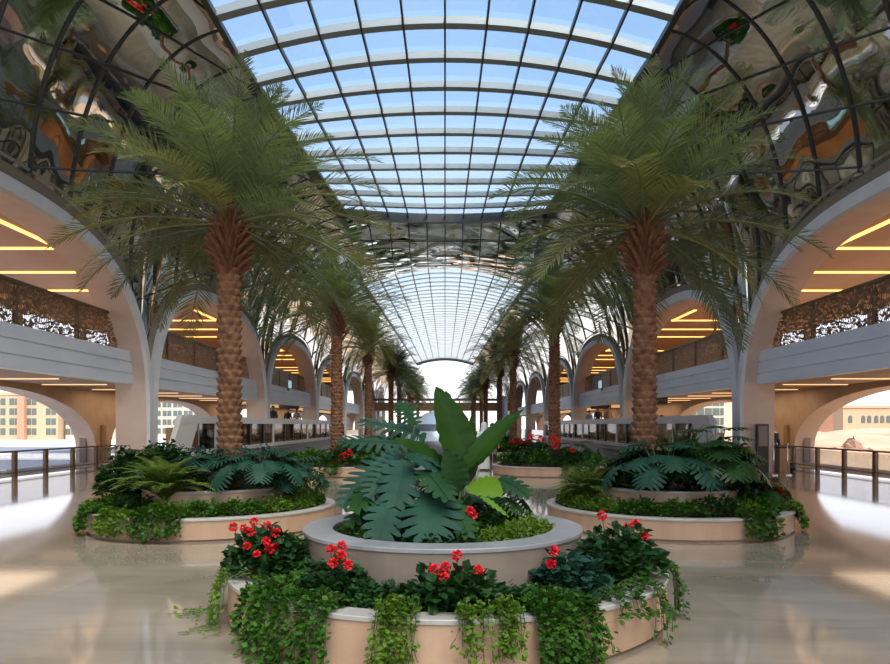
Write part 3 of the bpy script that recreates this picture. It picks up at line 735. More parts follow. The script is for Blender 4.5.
def boots_mesh(H, seed=0):
    m = MB(); rg = np.random.default_rng(seed)
    n = 130
    for k in range(n):
        t = k/n; th = k*2.39996; z = H-.85+.98*t; rb = .165+.075*math.sin(PI*min(1, t*1.05))-.08*t
        a = Vector((math.cos(th), math.sin(th), 0)); L = rg.uniform(.16, .26)*(1.0+.8*t); el = .75+.6*t
        p0 = a*(rb-.05)+Vector((0, 0, z)); p1 = p0+(a*math.cos(el)+Vector((0, 0, math.sin(el))))*L*.6; p2 = p1+(a*math.cos(el-.25)+Vector((0, 0, math.sin(el-.25))))*L*.6
        wv = Vector((-math.sin(th), math.cos(th), 0))
        sc = 1 if t < .6 else .7
        nn = a*.022
        vs = []
        for p, w_ in ((p0, .065*sc), (p1, .042*sc), (p2, .018*sc)):
            vs += [tuple(p-wv*w_-nn), tuple(p+nn*1.3), tuple(p+wv*w_-nn), tuple(p-nn*1.2)]
        ff = []
        for i in range(2):
            for j in range(4): ff.append((i*4+j, i*4+(j+1) % 4, i*4+4+(j+1) % 4, i*4+4+j))
        ff.append((8, 9, 10, 11)); m.add(vs, ff)
    return m
def make_palm(H, z0, label, group, seed, nfr=80, scale=1.0):
    rg = np.random.default_rng(seed)
    r = empty('palm_tree', (0, 0, 0), label, 'palm tree', group)
    trunk_mesh(H, .165, .15).build('trunk', M['trunk'], r, smooth=True)
    boots_mesh(H, seed).build('leaf_bases', M['boots'], r)
    for k in range(nfr):
        t = k/nfr; ei = min(len(ELEV)-1, int((t**.92)*len(ELEV)))
        o = bpy.data.objects.new('frond', FR[(ei, k % 2)]); COL.objects.link(o); o.parent = r
        az = k*2.39996+rg.uniform(-.15, .15)
        if ELEV[ei] < 5 and math.sin(az) < -.72: az += PI*(.55 if math.cos(az) > 0 else -.55)
        rad = .03+.12*t
        o.location = (rad*math.cos(az), rad*math.sin(az), H+.16-.24*t); s = scale*rg.uniform(.9, 1.08); o.scale = (s, s, s)
        o.rotation_euler = (rg.uniform(-.25, .25), rg.uniform(-.06, .06), az)
    return r
PY = [11.05, 22.3, 33.5, 44.7, 56, 67, 78, 89]
ordn = ['nearest', 'second', 'third', 'fourth', 'fifth', 'sixth', 'seventh', 'eighth']
palmA = make_palm(4.15, 0, 'nearest date palm of the left-hand row, in the raised ring of the fern planter', 'date palms of the left-hand row', 1, scale=1.02)
palmA.location = (-3.40, 11.05, .58)
palmB = make_palm(4.1, 0, 'nearest date palm of the right-hand row, in the raised ring of the near right planter', 'date palms of the right-hand row', 2, scale=1.04)
palmB.location = (3.15, 11.05, .58)
palmC = make_palm(4.75, 0, None, None, 3, nfr=66, scale=.95); palmD = make_palm(4.7, 0, None, None, 4, nfr=66, scale=.98)
protos = [palmC, palmD]; firstuse = {0: True, 1: True}
for i in range(1, 8):
    for s, nm in ((-1, 'left'), (1, 'right')):
        q = (i+(s > 0)) % 2
        if firstuse[q]: o = protos[q]; firstuse[q] = False
        else: o = copy_tree(protos[q])
        X = -3.57 if s < 0 else 3.36
        o.location = (X+(.12 if i % 2 else -.1), PY[i], .5); o.rotation_euler = (0, 0, i*1.3+s); sc_ = 1+.04*math.sin(i*2.1+s)
        if i == 1: sc_ = .99
        o.scale = (sc_, sc_, sc_)
        tag(o, '%s date palm of the %s-hand row, counted from the viewer' % (ordn[i], nm), 'palm tree', 'date palms of the %s-hand row' % nm)

# ================================================================ PLANTERS
def planter(cx, cy, R, h, name, label, rimw=.17, side_m='planter', cap_m='planter_cap', z0=0., capt=.035, soil=None):
    r = empty(name, (cx, cy, z0), label, 'planter')
    MB().lathe([(R-.06, z0), (R-.06, z0+.03), (R-.015, z0+.03), (R-.015, h-capt), (R-rimw, h-capt), (R-rimw, z0+.1)], cx, cy, 128).build('wall', M[side_m], r, smooth=False)
    MB().lathe([(R-.016, h-capt), (R, h-capt+.004), (R, h-.006), (R-.006, h), (R-rimw-.01, h), (R-rimw-.015, h-.006), (R-rimw-.015, h-capt), (R-.02, h-capt)], cx, cy, 128).build('coping', M[cap_m], r)
    s = h-.07 if soil is None else soil
    MB().lathe([(R-rimw-.01, s), (R*.5, s+.02), (0.01, s+.03)], cx, cy, 64).build('soil', M['soil'], r, smooth=True)
    return r
FX, FY = .02, 6.1
planter(FX, FY, 1.84, .363, 'round_planter', 'large round beige stone planter in the centre foreground, red flowers round it', .17)
planter(FX-.04, FY, 1.20, .68, 'raised_planter', 'raised grey stone ring in the middle of the foreground planter', .24, 'ring_wall', 'ring_cap', z0=.30)
SP = {'left': (-3.61, 11.05), 'right': (3.47, 11.05)}
for nm, (x, y) in SP.items():
    planter(x, y, 1.85, .31, 'round_planter', 'large round beige stone planter at the foot of the nearest %s palm' % nm, .14)
    planter(x, y, 1.10, .60, 'raised_planter', 'raised beige ring around the trunk of the nearest %s palm' % nm, .12, 'planter', 'planter_cap', z0=.24)
for i in range(1, 8):
    for s, nm in ((-1, 'left'), (1, 'right')):
        X = -3.57 if s < 0 else 3.36
        planter(X, PY[i], 1.85, .30, 'round_planter', 'round beige stone planter at the foot of the %s palm of the %s-hand row' % (ordn[i], nm), .14)
        planter(X, PY[i], .95, .52, 'raised_planter', 'raised ring around the %s palm trunk of the %s-hand row' % (ordn[i], nm), .12, z0=.2)

# ================================================================ foliage generators
def frames(d, up):
    d = d/np.linalg.norm(d, axis=1, keepdims=True); s = np.cross(d, up); s /= np.linalg.norm(s, axis=1, keepdims=True)+1e-9; n = np.cross(s, d); return d, s, n
T_ROUND = (np.array([(0, 0, 0), (.22, .30, .05), (.62, .42, .04), (1, 0, -.10), (.62, -.42, .04), (.22, -.30, .05), (.5, 0, -.02)]), [(0, 6, 1), (1, 6, 2), (2, 6, 3), (3, 6, 4), (4, 6, 5), (5, 6, 0)])
T_OVAL = (np.array([(0, 0, 0), (.45, .24, .06), (1, 0, -.08), (.45, -.24, .06), (.5, 0, -.02)]), [(0, 4, 1), (1, 4, 2), (2, 4, 3), (3, 4, 0)])
T_THIN = (np.array([(0, 0, 0), (.4, .09, .03), (1, 0, -.15), (.4, -.09, .03)]), [(0, 3, 2, 1)])
def leaves(mb, P, D, size, tpl):
    V, Fc = tpl; n = len(P); up = np.tile(np.array([0, 0, 1.0]), (n, 1))+RNG.normal(0, .35, (n, 3)); d, s, nn = frames(D, up)
    L = size[:, None, None]
    W = P[:, None, :]+L*(V[None, :, 0:1]*d[:, None, :]+V[None, :, 1:2]*s[:, None, :]+V[None, :, 2:3]*nn[:, None, :])
    W = W.reshape(-1, 3); k = len(V); fs = [tuple(i*k+j for j in q) for i in range(n) for q in Fc]
    mb.add(W, fs)
def clump(cx, cy, z, rx, ry, h, n, size, tpl, name, m_, label, cat='plant', group=None, rot=0, parent=None, stems=True):
    """bushy dome of leaves"""
    r = parent or empty(name, (cx, cy, z), label, cat, group)
    u = RNG.random(n)**.5; th = RNG.random(n)*2*PI; x = u*np.cos(th); y = u*np.sin(th)
    lob = .78+.22*np.sin(5*th+RNG.random()*6)*np.cos(3*x*2)
    top = h*np.sqrt(np.clip(1-u*u*.85, 0, 1))*lob; zz = top*(1-.45*RNG.random(n)**2)
    c, s = math.cos(rot), math.sin(rot)
    P = np.stack([cx+(x*rx)*c-(y*ry)*s, cy+(x*rx)*s+(y*ry)*c, z+zz], 1)
    D = np.stack([x*c-y*s, x*s+y*c, np.full(n, .35)], 1)+RNG.normal(0, .55, (n, 3)); D[:, 2] = np.clip(D[:, 2], -.5, .9)
    mb = MB(); leaves(mb, P, D, size*RNG.uniform(.7, 1.25, n), tpl); f = mb.build('foliage', m_, r)
    if stems:
        ms = MB()
        for k in range(0, n, max(1, n//26)): ms.tube([(cx+(P[k, 0]-cx)*.3, cy+(P[k, 1]-cy)*.3, z-.02), tuple(P[k])], .004, 4, False)
        ms.build('stems', M['stem'], r)
    return r
def trailing(cx, cy, R, h, ang, width, length, n_str, size, m_, label, name='trailing_vine', tpl=T_ROUND, inner=.35, group=None, spread=.0, dens=1.0, lift=.10):
    """mat of leaves on the bed edge spilling over the rim as hanging strands. ang in degrees, width in m"""
    a = math.radians(ang); r = empty(name, (cx+R*math.cos(a), cy+R*math.sin(a), h), label, 'plant', group)
    mb = MB(); ms = MB(); P = []; D = []
    for k in range(n_str):
        u = RNG.uniform(-1, 1); th = a+u*width/2/R; Lk = length*RNG.uniform(.45, 1.0)*(1-.35*abs(u)); r_in = R-inner*RNG.uniform(.3, 1.0)
        # path: up from the bed, over the rim, down outside
        path = []; out = Vector((math.cos(th), math.sin(th), 0)); tg = Vector((-math.sin(th), math.cos(th), 0)); sw = RNG.uniform(-.06, .06)+spread*u
        base = Vector((cx, cy, 0)); zt = h+lift*RNG.uniform(.4, 1.1)
        path += [base+out*r_in+Vector((0, 0, h-.06)), base+out*((r_in+R)/2)+Vector((0, 0, zt)), base+out*(R+.02)+Vector((0, 0, h+.04)), base+out*(R+.05)+Vector((0, 0, h-.05))]
        nseg = max(2, int(Lk/.06)); off = RNG.uniform(.015, .09)
        for j in range(1, nseg+1):
            t = j/nseg; zq = h-.05-Lk*t
            extra = 0
            if zq < .015: extra = .015-zq; zq = .015+RNG.uniform(0, .01)
            path.append(base+out*(R+.04+off*math.sin(PI*min(t, .5))+extra*1.7)+tg*(sw*t+RNG.normal(0, .006))+Vector((0, 0, zq)))
        ms.tube([tuple(q) for q in path], .003, 4, False)
        for i in range(len(path)-1):
            ns = max(1, int(((path[i+1]-path[i]).length/.028)*dens))
            for q in range(ns):
                p = path[i].lerp(path[i+1], RNG.random()); p = p+Vector(RNG.normal(0, .012, 3)); P.append(tuple(p+out*.01))
                d = out*.6+tg*RNG.normal(0, .8)+Vector((0, 0, RNG.normal(-.25 if i > 2 else .4, .4))); D.append(tuple(d))
    P = np.array(P); P[:, 2] = np.maximum(P[:, 2], .02); leaves(mb, P, np.array(D), size*RNG.uniform(.65, 1.3, len(P)), tpl)
    mb.build('foliage', m_, r); ms.build('stems', M['stem'], r); return r
def flower_head(mb, c, rr):
    n = 46; k = np.arange(n); ph = np.arccos(1-1.75*(k+.5)/n); th = k*2.39996
    D = np.stack([np.sin(ph)*np.cos(th), np.sin(ph)*np.sin(th), np.cos(ph)], 1); P = np.array(c)+D*rr*.5
    leaves(mb, P, D+RNG.normal(0, .35, D.shape), np.full(n, rr*.72), T_ROUND)
def geranium(x, y, z, rx, h, heads, label, n=420, size=.075, hr=.034, group='red geraniums', m_='g_dark', ry=None):
    r = empty('geranium', (x, y, z), label, 'plant', group)
    clump(x, y, z, rx, ry or rx*.8, h, n, size, T_ROUND, '', M[m_], '', parent=r)
    for (hx, hy, hz) in heads:
        mb = MB(); flower_head(mb, (hx, hy, hz), hr*RNG.uniform(.85, 1.15)); fh = mb.build('flower_head', M['red'], r)
        MB().tube([(hx*.6+x*.4, hy*.6+y*.4, z+h*.4), (hx, hy, hz)], .004, 5).build('flower_stalk', M['stem'], r)
    return r
def place_blade(mb, V, Fc, p, d, up):
    d = Vector(d).normalized(); s = d.cross(Vector(up)).normalized(); n = s.cross(d)
    Mx = np.array([d, s, n]); mb.add(np.array(p)+np.asarray(V)@Mx, Fc)
def lobed(L, W, nl=7, gap=.2, droop=.35, deep=.3, fold=.12):
    """split leaf: fingers leaving a midrib"""
    V = []; Fc = []
    segs = 8
    def zed(x, y): return -droop*L*(max(0, x)/L)**2*1.0-droop*.9*abs(y)**1.8/W+fold*abs(y)
    N = nl
    for sgn in (-1, 1):
        for k in range(N):
            t0, t1 = k/N, (k+1)/N; tm = (t0+t1)/2; wl = W*(math.sin(PI*(tm*.82+.16))**.7)*(1 if k else .9)
            sweep = -.25+1.35*tm
            base = len(V)
            for j in range(segs+1):
                q = j/segs; y = wl*q
                half = (t1-t0)/2*L*(1.08 if q <= deep else 1.08*(1-gap*min(1, (q-deep)*5))*(1-((q-deep)/(1-deep))**4)**.5)
                if j == segs: half = .004
                cxm = tm*L*.92+sweep*y*.75
                for e in (-1, 1): x = cxm+e*half; V.append((x, sgn*y, zed(x, y)))
            for j in range(segs):
                a, b, c, d = base+j*2, base+j*2+1, base+j*2+3, base+j*2+2
                Fc.append((a, b, c, d) if sgn > 0 else (d, c, b, a))
    b = len(V)
    for i in range(6): x = L*.95*i/5; V.append((x, .006, zed(x, 0)+.006)); V.append((x, -.006, zed(x, 0)+.006))
    for i in range(5): Fc.append((b+2*i, b+2*i+1, b+2*i+3, b+2*i+2))
    return V, Fc
def paddle(L, W, curl=.25, bend=.3, tear=0):
    V = []; Fc = []; n = 20; m_ = 4
    for i in range(n+1):
        t = i/n; w_ = W*(math.sin(PI*min(1, (t**.85)*.985+.01))**.75)*(1+.05*math.sin(i*2.7)); x = L*t
        if i == n: w_ = .002
        for j in range(-m_, m_+1):
            q = j/m_; V.append((x, q*w_, curl*abs(q)**1.3*w_-bend*L*t*t+.010*math.sin(i*2.2+j)*abs(q)))
    k = 2*m_+1
    for i in range(n):
        for j in range(2*m_): Fc.append((i*k+j, i*k+j+1, (i+1)*k+j+1, (i+1)*k+j))
    return V, Fc
def big_leaf(parent, root, tip, tdir, blade, m_, up=(0, 0, 1), pr=.008, label=None):
    """petiole from root to tip then a blade leaving along tdir"""
    root = Vector(root); tip = Vector(tip); md = (root+tip)/2+Vector((0, 0, .06*(tip-root).length))
    mb = MB(); place_blade(mb, blade[0], blade[1], tip, tdir, up); o = mb.build('leaf', m_, parent, smooth=True)
    MB().tube([root, md, tip], [pr*1.3, pr, pr*.7], 6).build('petiole', M['stem'], o, smooth=True)
    if label: o['label'] = label
    return o
def fern(x, y, z, n, L, m_, label, wl=.09, name='fern', up=1.05, nl=26, seed=0, cat='plant', group=None, droop=1.5, lw=.16):
    r = empty(name, (x, y, z), label, cat, group); rg = np.random.default_rng(seed)
    for k in range(n):
        az = k*2.39996+rg.uniform(-.2, .2); e = up*rg.uniform(.55, 1.15); Lk = L*rg.uniform(.75, 1.1); N = 10; p = np.array([x, y, z]); pts = []
        for i in range(N+1):
            pts.append(p.copy()); a = e-droop*(i/N)**1.3; p = p+np.array([math.cos(a)*math.cos(az), math.cos(a)*math.sin(az), math.sin(a)])*Lk/N
        pts = np.array(pts); mb = MB(); mb.tube([tuple(q) for q in pts], .004, 4, False)
        sd_ = np.array([-math.sin(az), math.cos(az), 0]); P = []; D = []; S = []
        for q in range(nl):
            t = .12+.88*q/(nl-1); i = min(N-1, int(t*N)); c = pts[i]*(1-(t*N-i))+pts[i+1]*(t*N-i); d = pts[i+1]-pts[i]; d /= np.linalg.norm(d)
            for sg_ in (-1, 1): P.append(c); D.append(d*.55+sd_*sg_+np.array([0, 0, .1])); S.append(wl*(math.sin(PI*min(1, t*.85+.12))**.7+.1))
        V, Fc = (np.array([(0, 0, 0), (.4, lw, .03), (1, 0, -.12), (.4, -lw, .03)]), [(0, 3, 2, 1)])
        P = np.array(P); D = np.array(D); d_, s_, n_ = frames(D, np.tile(np.array([0, 0, 1.]), (len(P), 1))); W = P[:, None, :]+np.array(S)[:, None, None]*(V[None, :, 0:1]*d_[:, None, :]+V[None, :, 1:2]*s_[:, None, :]+V[None, :, 2:3]*n_[:, None, :])
        mb.add(W.reshape(-1, 3), [tuple(i*4+j for j in Fc[0]) for i in range(len(P))]); mb.build('frond', m_, r)
    return r
def spiky(x, y, z, n, L, m_, label, w=.022, seed=0, spread=1.1, group=None):
    r = empty('spiky_plant', (x, y, z), label, 'plant', group); rg = np.random.default_rng(seed)
    for k in range(n):
        az = k*2.39996; e = PI/2-spread*(k/n)**.8*rg.uniform(.8, 1.1); Lk = L*rg.uniform(.8, 1.1); N = 7; p = np.array([x, y, z]); V = []; sd_ = np.array([-math.sin(az), math.cos(az), 0])
        for i in range(N+1):
            t = i/N; w_ = w*(math.sin(PI*(t*.8+.18))) if i < N else .001; V += [p-sd_*w_, p+np.array([0, 0, -.006]), p+sd_*w_]; a = e-.9*t*t; p = p+np.array([math.cos(a)*math.cos(az), math.cos(a)*math.sin(az), math.sin(a)])*Lk/N
        mb = MB().add(V, [q for i in range(N) for q in ((i*3, i*3+1, i*3+4, i*3+3), (i*3+1, i*3+2, i*3+5, i*3+4))]); mb.build('leaf', m_, r, smooth=True)
    return r
def lobed_plant(x, y, z, specs, m_, label, name='split_leaf_philodendron', nl=8, gap=.45, deep=.25):
    r = empty(name, (x, y, z), label, 'plant')
    for (tx, ty, tz, az, dn, L, W) in specs:
        d = Vector((math.cos(az)*math.cos(dn), math.sin(az)*math.cos(dn), math.sin(dn))); big_leaf(r, (x+(tx-x)*.1, y+(ty-y)*.1, z), (tx, ty, tz), d, lobed(L, W, nl, gap, .3, deep), m_)
    return r
def rnd_lobed(x, y, z, n, h, spread, L, W, seed, mlist, label, name='split_leaf_philodendron', gap=.32, deep=.3, nl=8, bias=None):
    rg = np.random.default_rng(seed); r = empty(name, (x, y, z), label, 'plant')
    for k in range(n):
        az = k*2.39996+rg.uniform(-.3, .3) if bias is None else bias+rg.uniform(-1.3, 1.3); t = (k+.5)/n; rr = spread*(.25+.75*t); hh = h*(1-.45*t)*rg.uniform(.85, 1.1)
        tip = (x+rr*math.cos(az), y+rr*math.sin(az), z+hh); dn = .35-1.1*t
        d = Vector((math.cos(az)*math.cos(dn), math.sin(az)*math.cos(dn), math.sin(dn))); s = rg.uniform(.8, 1.1)
        big_leaf(r, (x, y, z), tip, d, lobed(L*s, W*s, nl, gap, .3, deep), M[mlist])
    return r

# ---------------------------------------------------------------- foreground planter
R1, H1 = 1.84, .363
def pol(ang, r, cx=FX, cy=FY): a = math.radians(ang); return cx+r*math.cos(a), cy+r*math.sin(a)
# low cover all round the lower bed
covers = [(-172, 'mid', .26, 'left end'), (-158, 'light', .20, 'left, behind the red geranium bush'), (-140, 'mid', .16, 'left front, beside the red geranium bush'), (-118, 'dark', .22, 'front left, below the raised ring'), (-103, 'dark', .20, 'front, left of the middle red flowers'), (-78, 'dark', .20, 'front, right of the middle red flowers'), (-62, 'mid', .16, 'front right, below the raised ring'), (-45, 'mid', .17, 'right front corner'), (-22, 'mid', .26, 'right, behind the red geranium'), (-4, 'mid', .24, 'right end'), (16, 'mid', .2, 'right rear'), (165, 'light', .22, 'left rear'), (140, 'mid', .2, 'rear left'), (40, 'mid', .2, 'rear right'), (90, 'mid', .2, 'rear')]
for a, c, h, wh in covers:
    x, y = pol(a, 1.43); clump(x, y, .29, .22, .38, h, 900, .042, T_ROUND if c != 'light' else T_OVAL, 'ground_cover_plant', M['g_'+c], '%s green leafy ground cover in the foreground planter, %s' % ({'mid': 'mid', 'light': 'bright', 'dark': 'dark'}[c], wh), group='leafy cover of the foreground planter', rot=math.radians(a))
def hd(px, py, Y): p = at(px, py, Y); return (p.x, p.y, p.z)
geranium(*pol(-160, 1.50), .30, .34, .48, [hd(px, py, Y) for px, py, Y in ((233, 527, 5.5), (244, 528, 5.5), (254, 522, 5.6), (267, 526, 5.6), (250, 532, 5.5), (276, 533, 5.5), (266, 541, 5.4), (257, 554, 5.3), (269, 549, 5.4), (275, 547, 5.45), (247, 546, 5.4))], 'bushy geranium full of red flower heads at the left of the foreground planter', n=700)
geranium(*pol(-125, 1.40), .30, .22, .36, [hd(px, py, Y) for px, py, Y in ((331, 549, 4.85), (342, 546, 4.9), (341, 555, 4.85), (333, 563, 4.8), (348, 565, 4.8))], 'geranium with five tight red heads left of the middle, below the raised ring', n=260, size=.07)
geranium(*pol(-88, 1.45), .30, .34, .34, [hd(px, py, Y) for px, py, Y in ((457, 556, 4.65), (434, 570, 4.6), (445, 567, 4.6), (444, 577, 4.55), (459, 570, 4.6), (478, 571, 4.6))], 'geranium with six red heads at the very front, dark round leaves', n=420, size=.08)
geranium(*pol(-50, 1.38), .30, .24, .36, [hd(px, py, Y) for px, py, Y in ((554, 551, 4.95), (551, 564, 4.95))], 'dark geranium with two dim red heads, right of the middle of the foreground planter', n=300, size=.08, m_='g_teal')
geranium(*pol(-28, 1.50), .30, .34, .50, [hd(px, py, Y) for px, py, Y in ((602, 516, 5.6), (635, 525, 5.5), (645, 536, 5.4), (627, 529, 5.5))], 'tall dark geranium with scattered red heads at the right of the foreground planter', n=620, size=.08, hr=.038)
for args in (
    (-170, .40, .55, 12, .045, 'g_light', 'loose light green vine spilling over the far left of the foreground planter', .05, .6),
    (-155, .26, .55, 14, .042, 'g_light', 'thin light green vine reaching the floor at the left of the foreground planter', .05, .6),
    (-126, .86, .40, 66, .055, 'g_mid', 'broad dark green vine curtain over the front left rim of the foreground planter', .0, 1.1),
    (-100, .26, .44, 30, .048, 'g_light', 'narrow bright green vine hanging over the front rim, left of the middle', .0, 1.0),
    (-82, .44, .22, 34, .05, 'g_light', 'short bright green vine on the front rim in the middle', .0, .9),
    (-66, .46, .42, 56, .055, 'g_mid', 'broad dark green vine curtain over the front right rim of the foreground planter', .0, 1.1),
    (-38, .16, .34, 9, .045, 'g_mid', 'slim vine hanging over the right front rim of the foreground planter', .0, .9),
    (-12, .30, .40, 16, .048, 'g_mid', 'vine spilling over the right end of the foreground planter onto the floor', .05, .8)):
    a, wd, ln, ns, sz, mm, lb, sp, de = args; sz *= .74; de *= 1.5
    trailing(FX, FY, R1, H1, a, wd, ln, ns, sz, M[mm], lb, spread=sp, dens=de, group='vines over the rim of the foreground planter')
for a, mm, lb in ((-50, 'g_mid', 'leafy sprig lying on the rim of the foreground planter, right front'),):
    trailing(FX, FY, R1, H1, a, .3, .04, 12, .045, M[mm], lb, 'rim_plant', inner=.3)
# centre ring planting
ZR2 = .62
for a, r_, mm, h, tp, lb in ((-30, .66, 'g_light', .17, T_OVAL, 'bright green bushy cover inside the raised ring, front right'), (0, .72, 'g_light', .18, T_OVAL, 'bright green bushy cover inside the raised ring, right end'), (-58, .62, 'g_light', .13, T_OVAL, 'bright green cover inside the raised ring, just right of the front'), (-140, .7, 'g_mid', .12, T_OVAL, 'mid green cover inside the raised ring, front left'), (-165, .75, 'g_mid', .14, T_OVAL, 'mid green cover inside the raised ring, left end'), (-92, .70, 'g_dark', .12, T_ROUND, 'dark cover inside the raised ring at the front'), (-115, .6, 'g_dark', .14, T_ROUND, 'dark cover inside the raised ring, left of the front'), (45, .65, 'g_mid', .18, T_OVAL, 'green cover inside the raised ring, rear right'), (130, .65, 'g_mid', .16, T_OVAL, 'green cover inside the raised ring, rear left')):
    x, y = pol(a, r_); clump(x, y, .60, .20, .30, h, 420, .048, tp, 'ground_cover_plant', M[mm], lb, group='leafy cover inside the foreground ring', rot=math.radians(a))
geranium(at(470, 512, 5.6).x, 5.6, .6, .12, .12, [hd(470, 511, 5.55), hd(473, 515, 5.55)], 'small plant with a dark red flower inside the raised ring', n=120, size=.06, hr=.035)
# bird-of-paradise style plant
bp = empty('paddle_leaf_plant', (.1, 6.1, .62), 'tall plant with big upright paddle leaves in the middle of the raised ring', 'plant')
def pleaf(px0, py0, px1, py1, Y0_, Y1_, W, curl, bend, upv, lb=None, mm='g_paddle', proot=None):
    a = at(px0, py0, Y0_); b = at(px1, py1, Y1_); d = b-a; big_leaf(bp, proot or (.1, 6.1, .62), a, d, paddle(d.length*1.02, W, curl, bend), M[mm], up=upv, pr=.014, label=lb)
pleaf(470, 482, 437, 388, 6.1, 6.05, .165, .45, .02, (.35, -1, .15), 'upright broad leaf, tallest')
pleaf(452, 470, 448, 392, 6.2, 6.2, .16, .3, .04, (.8, -.7, 0))
pleaf(462, 472, 519, 409, 6.0, 5.95, .105, .4, .06, (-.5, -.75, .6))
pleaf(462, 470, 474, 414, 6.25, 6.2, .06, .4, .05, (.3, -1, .2))
pleaf(466, 474, 506, 428, 6.3, 6.4, .10, .4, .05, (-.3, -.6, .7))
pleaf(452, 474, 400, 434, 6.1, 5.9, .12, .3, .12, (.2, -.5, .9))
pleaf(448, 478, 408, 452, 6.0, 5.7, .11, .3, .10, (.1, -.6, .8), mm='g_teal')
pleaf(460, 492, 446, 450, 5.9, 5.8, .13, .2, .02, (.5, -1, .1), mm='g_dark')
pleaf(470, 484, 500, 492, 5.9, 5.6, .13, .25, .12, (0, -.75, .7), 'broad lime-yellow leaf low on the right', 'g_lime')
pleaf(478, 494, 508, 514, 5.7, 5.35, .03, .1, .05, (0, -.3, 1), mm='g_lime')
# monstera leaves: (attach px,py,Y) -> (tip px,py,Y)
mo = empty('monstera', (-.25, 6.0, .62), 'monstera with large split teal leaves drooping over the front of the raised ring', 'plant')
def mleaf(px0, py0, Y0_, px1, py1, Y1_, W, upv, mm='g_teal', nl=6, gap=.14, deep=.4, lb=None, par=None, root=(-.25, 6.0, .62)):
    a = at(px0, py0, Y0_); b = at(px1, py1, Y1_); d = b-a; V, Fc = lobed(d.length*1.05, W, nl, gap, .16, deep); big_leaf(par or mo, root, a, d, (V, Fc), M[mm], up=upv, label=lb)
mleaf(432, 494, 5.7, 428, 531, 5.25, .27, (0, -.75, .65), 'g_teal', 6, .14, .4, 'broad teal split leaf at the front')
mleaf(390, 502, 5.6, 378, 538, 5.25, .17, (.1, -.8, .6), 'g_teal')
mleaf(405, 462, 5.9, 395, 500, 5.5, .20, (0, -.8, .5), 'g_teal')
mleaf(452, 500, 5.7, 470, 530, 5.3, .13, (.2, -.7, .6), 'g_dark')
mleaf(424, 470, 5.8, 450, 492, 5.4, .15, (.3, -.7, .6), 'g_dark')
mleaf(500, 478, 6.2, 530, 492, 6.0, .13, (.1, -.6, .9), 'g_dark')
mleaf(382, 478, 5.9, 352, 505, 5.6, .16, (-.3, -.7, .6), 'g_dark')
ph = empty('split_leaf_philodendron', (-.45, 6.2, .62), 'philodendron with deeply cut dark leaves reaching out to the left of the paddle plant', 'plant')
def fl(*a, **k): mleaf(*a, **k, par=ph, root=(-.45, 6.2, .62))
fl(412, 446, 6.3, 340, 432, 6.1, .24, (0, -.35, 1), 'g_dark', 10, .38, .2)
fl(425, 438, 6.5, 362, 412, 6.5, .22, (.1, -.35, 1), 'g_dark', 9, .38, .2)
fl(395, 450, 6.1, 338, 500, 5.7, .20, (-.3, -.8, .5), 'g_teal', 11, .4, .2)
fl(400, 455, 6.0, 370, 492, 5.6, .17, (0, -.9, .4), 'g_teal', 10, .4, .2)
fl(390, 470, 6.0, 345, 520, 5.6, .15, (-.3, -.8, .5), 'g_dark', 9, .4, .2)
fl(415, 425, 6.5, 398, 396, 6.8, .12, (.2, -1, .2), 'g_dark', 8, .38, .2)
fl(420, 430, 6.6, 385, 418, 6.9, .12, (0, -.4, 1), 'g_dark', 8, .38, .2)
rnd_lobed(.35, 6.35, .62, 10, .42, .38, .26, .16, 31, 'g_dark', 'dark cut-leaf philodendron filling the right rear of the raised ring')
rnd_lobed(-.2, 6.5, .62, 10, .45, .40, .28, .18, 32, 'g_teal', 'teal cut-leaf philodendron filling the rear of the raised ring')
fern(.02, 5.95, .62, 20, .42, M['g_dark'], 'dark low fern at the foot of the paddle plant', seed=5)

# ---------------------------------------------------------------- near side planters
for nm, (cx_, cy_) in SP.items():
    s = -1 if nm == 'left' else 1
    for k, a in enumerate(range(-180, 180, 20)):
        mm = ['mid', 'dark', 'mid', 'light', 'mid'][(k*2+(s > 0)) % 5]
        if s < 0 and a in (-40, -20): mm = 'light'
        if s > 0 and a in (-160, -140, -120, -180): mm = 'light' if a != -120 else 'mid'
        x, y = cx_+1.42*math.cos(math.radians(a)), cy_+1.42*math.sin(math.radians(a))
        clump(x, y, .24, .28, .40, .30 if mm != 'dark' else .38, 620, .056, T_OVAL if mm == 'light' else T_ROUND, 'ground_cover_plant', M['g_'+mm], '%s leafy ground cover in the near %s planter, at its %s' % ({'mid': 'green', 'dark': 'dark', 'light': 'bright'}[mm], nm, {-180: 'far left tip', -160: 'left end', -140: 'left front', -120: 'front left', -100: 'front, left of its middle', -80: 'front, right of its middle', -60: 'front right', -40: 'right front', -20: 'right end', 0: 'far right tip', 20: 'right rear', 40: 'rear, right part', 60: 'rear right', 80: 'rear, right of middle', 100: 'rear, left of middle', 120: 'rear left', 140: 'rear, left part', 160: 'left rear'}[a]), group='leafy cover of the near %s planter' % nm, rot=math.radians(a))
def sx(px, Y): return (px-CX)*Y/F
cx_, cy_ = SP['left']
for a, wd, ln, ns, mm, lb in ((-165, .5, .20, 30, 'g_light', 'light vine over the left tip of the near left planter'), (-140, .45, .26, 34, 'g_mid', 'vine over the left front rim of the near left planter'), (-118, .55, .24, 40, 'g_light', 'bright vine over the front left rim of the near left planter'), (-97, .75, .28, 60, 'g_mid', 'wide dark vine down the front of the near left planter')):
    trailing(cx_, cy_, 1.85, .31, a, wd, ln, ns, .062, M[mm], lb, group='vines over the near left rim', dens=.8)
fern(sx(165, 10.0), 10.0, .46, 52, .92, M['g_fern'], 'yellow-green arching fern at the front of the near left planter', wl=.13, seed=11, nl=22, lw=.15, up=1.35)
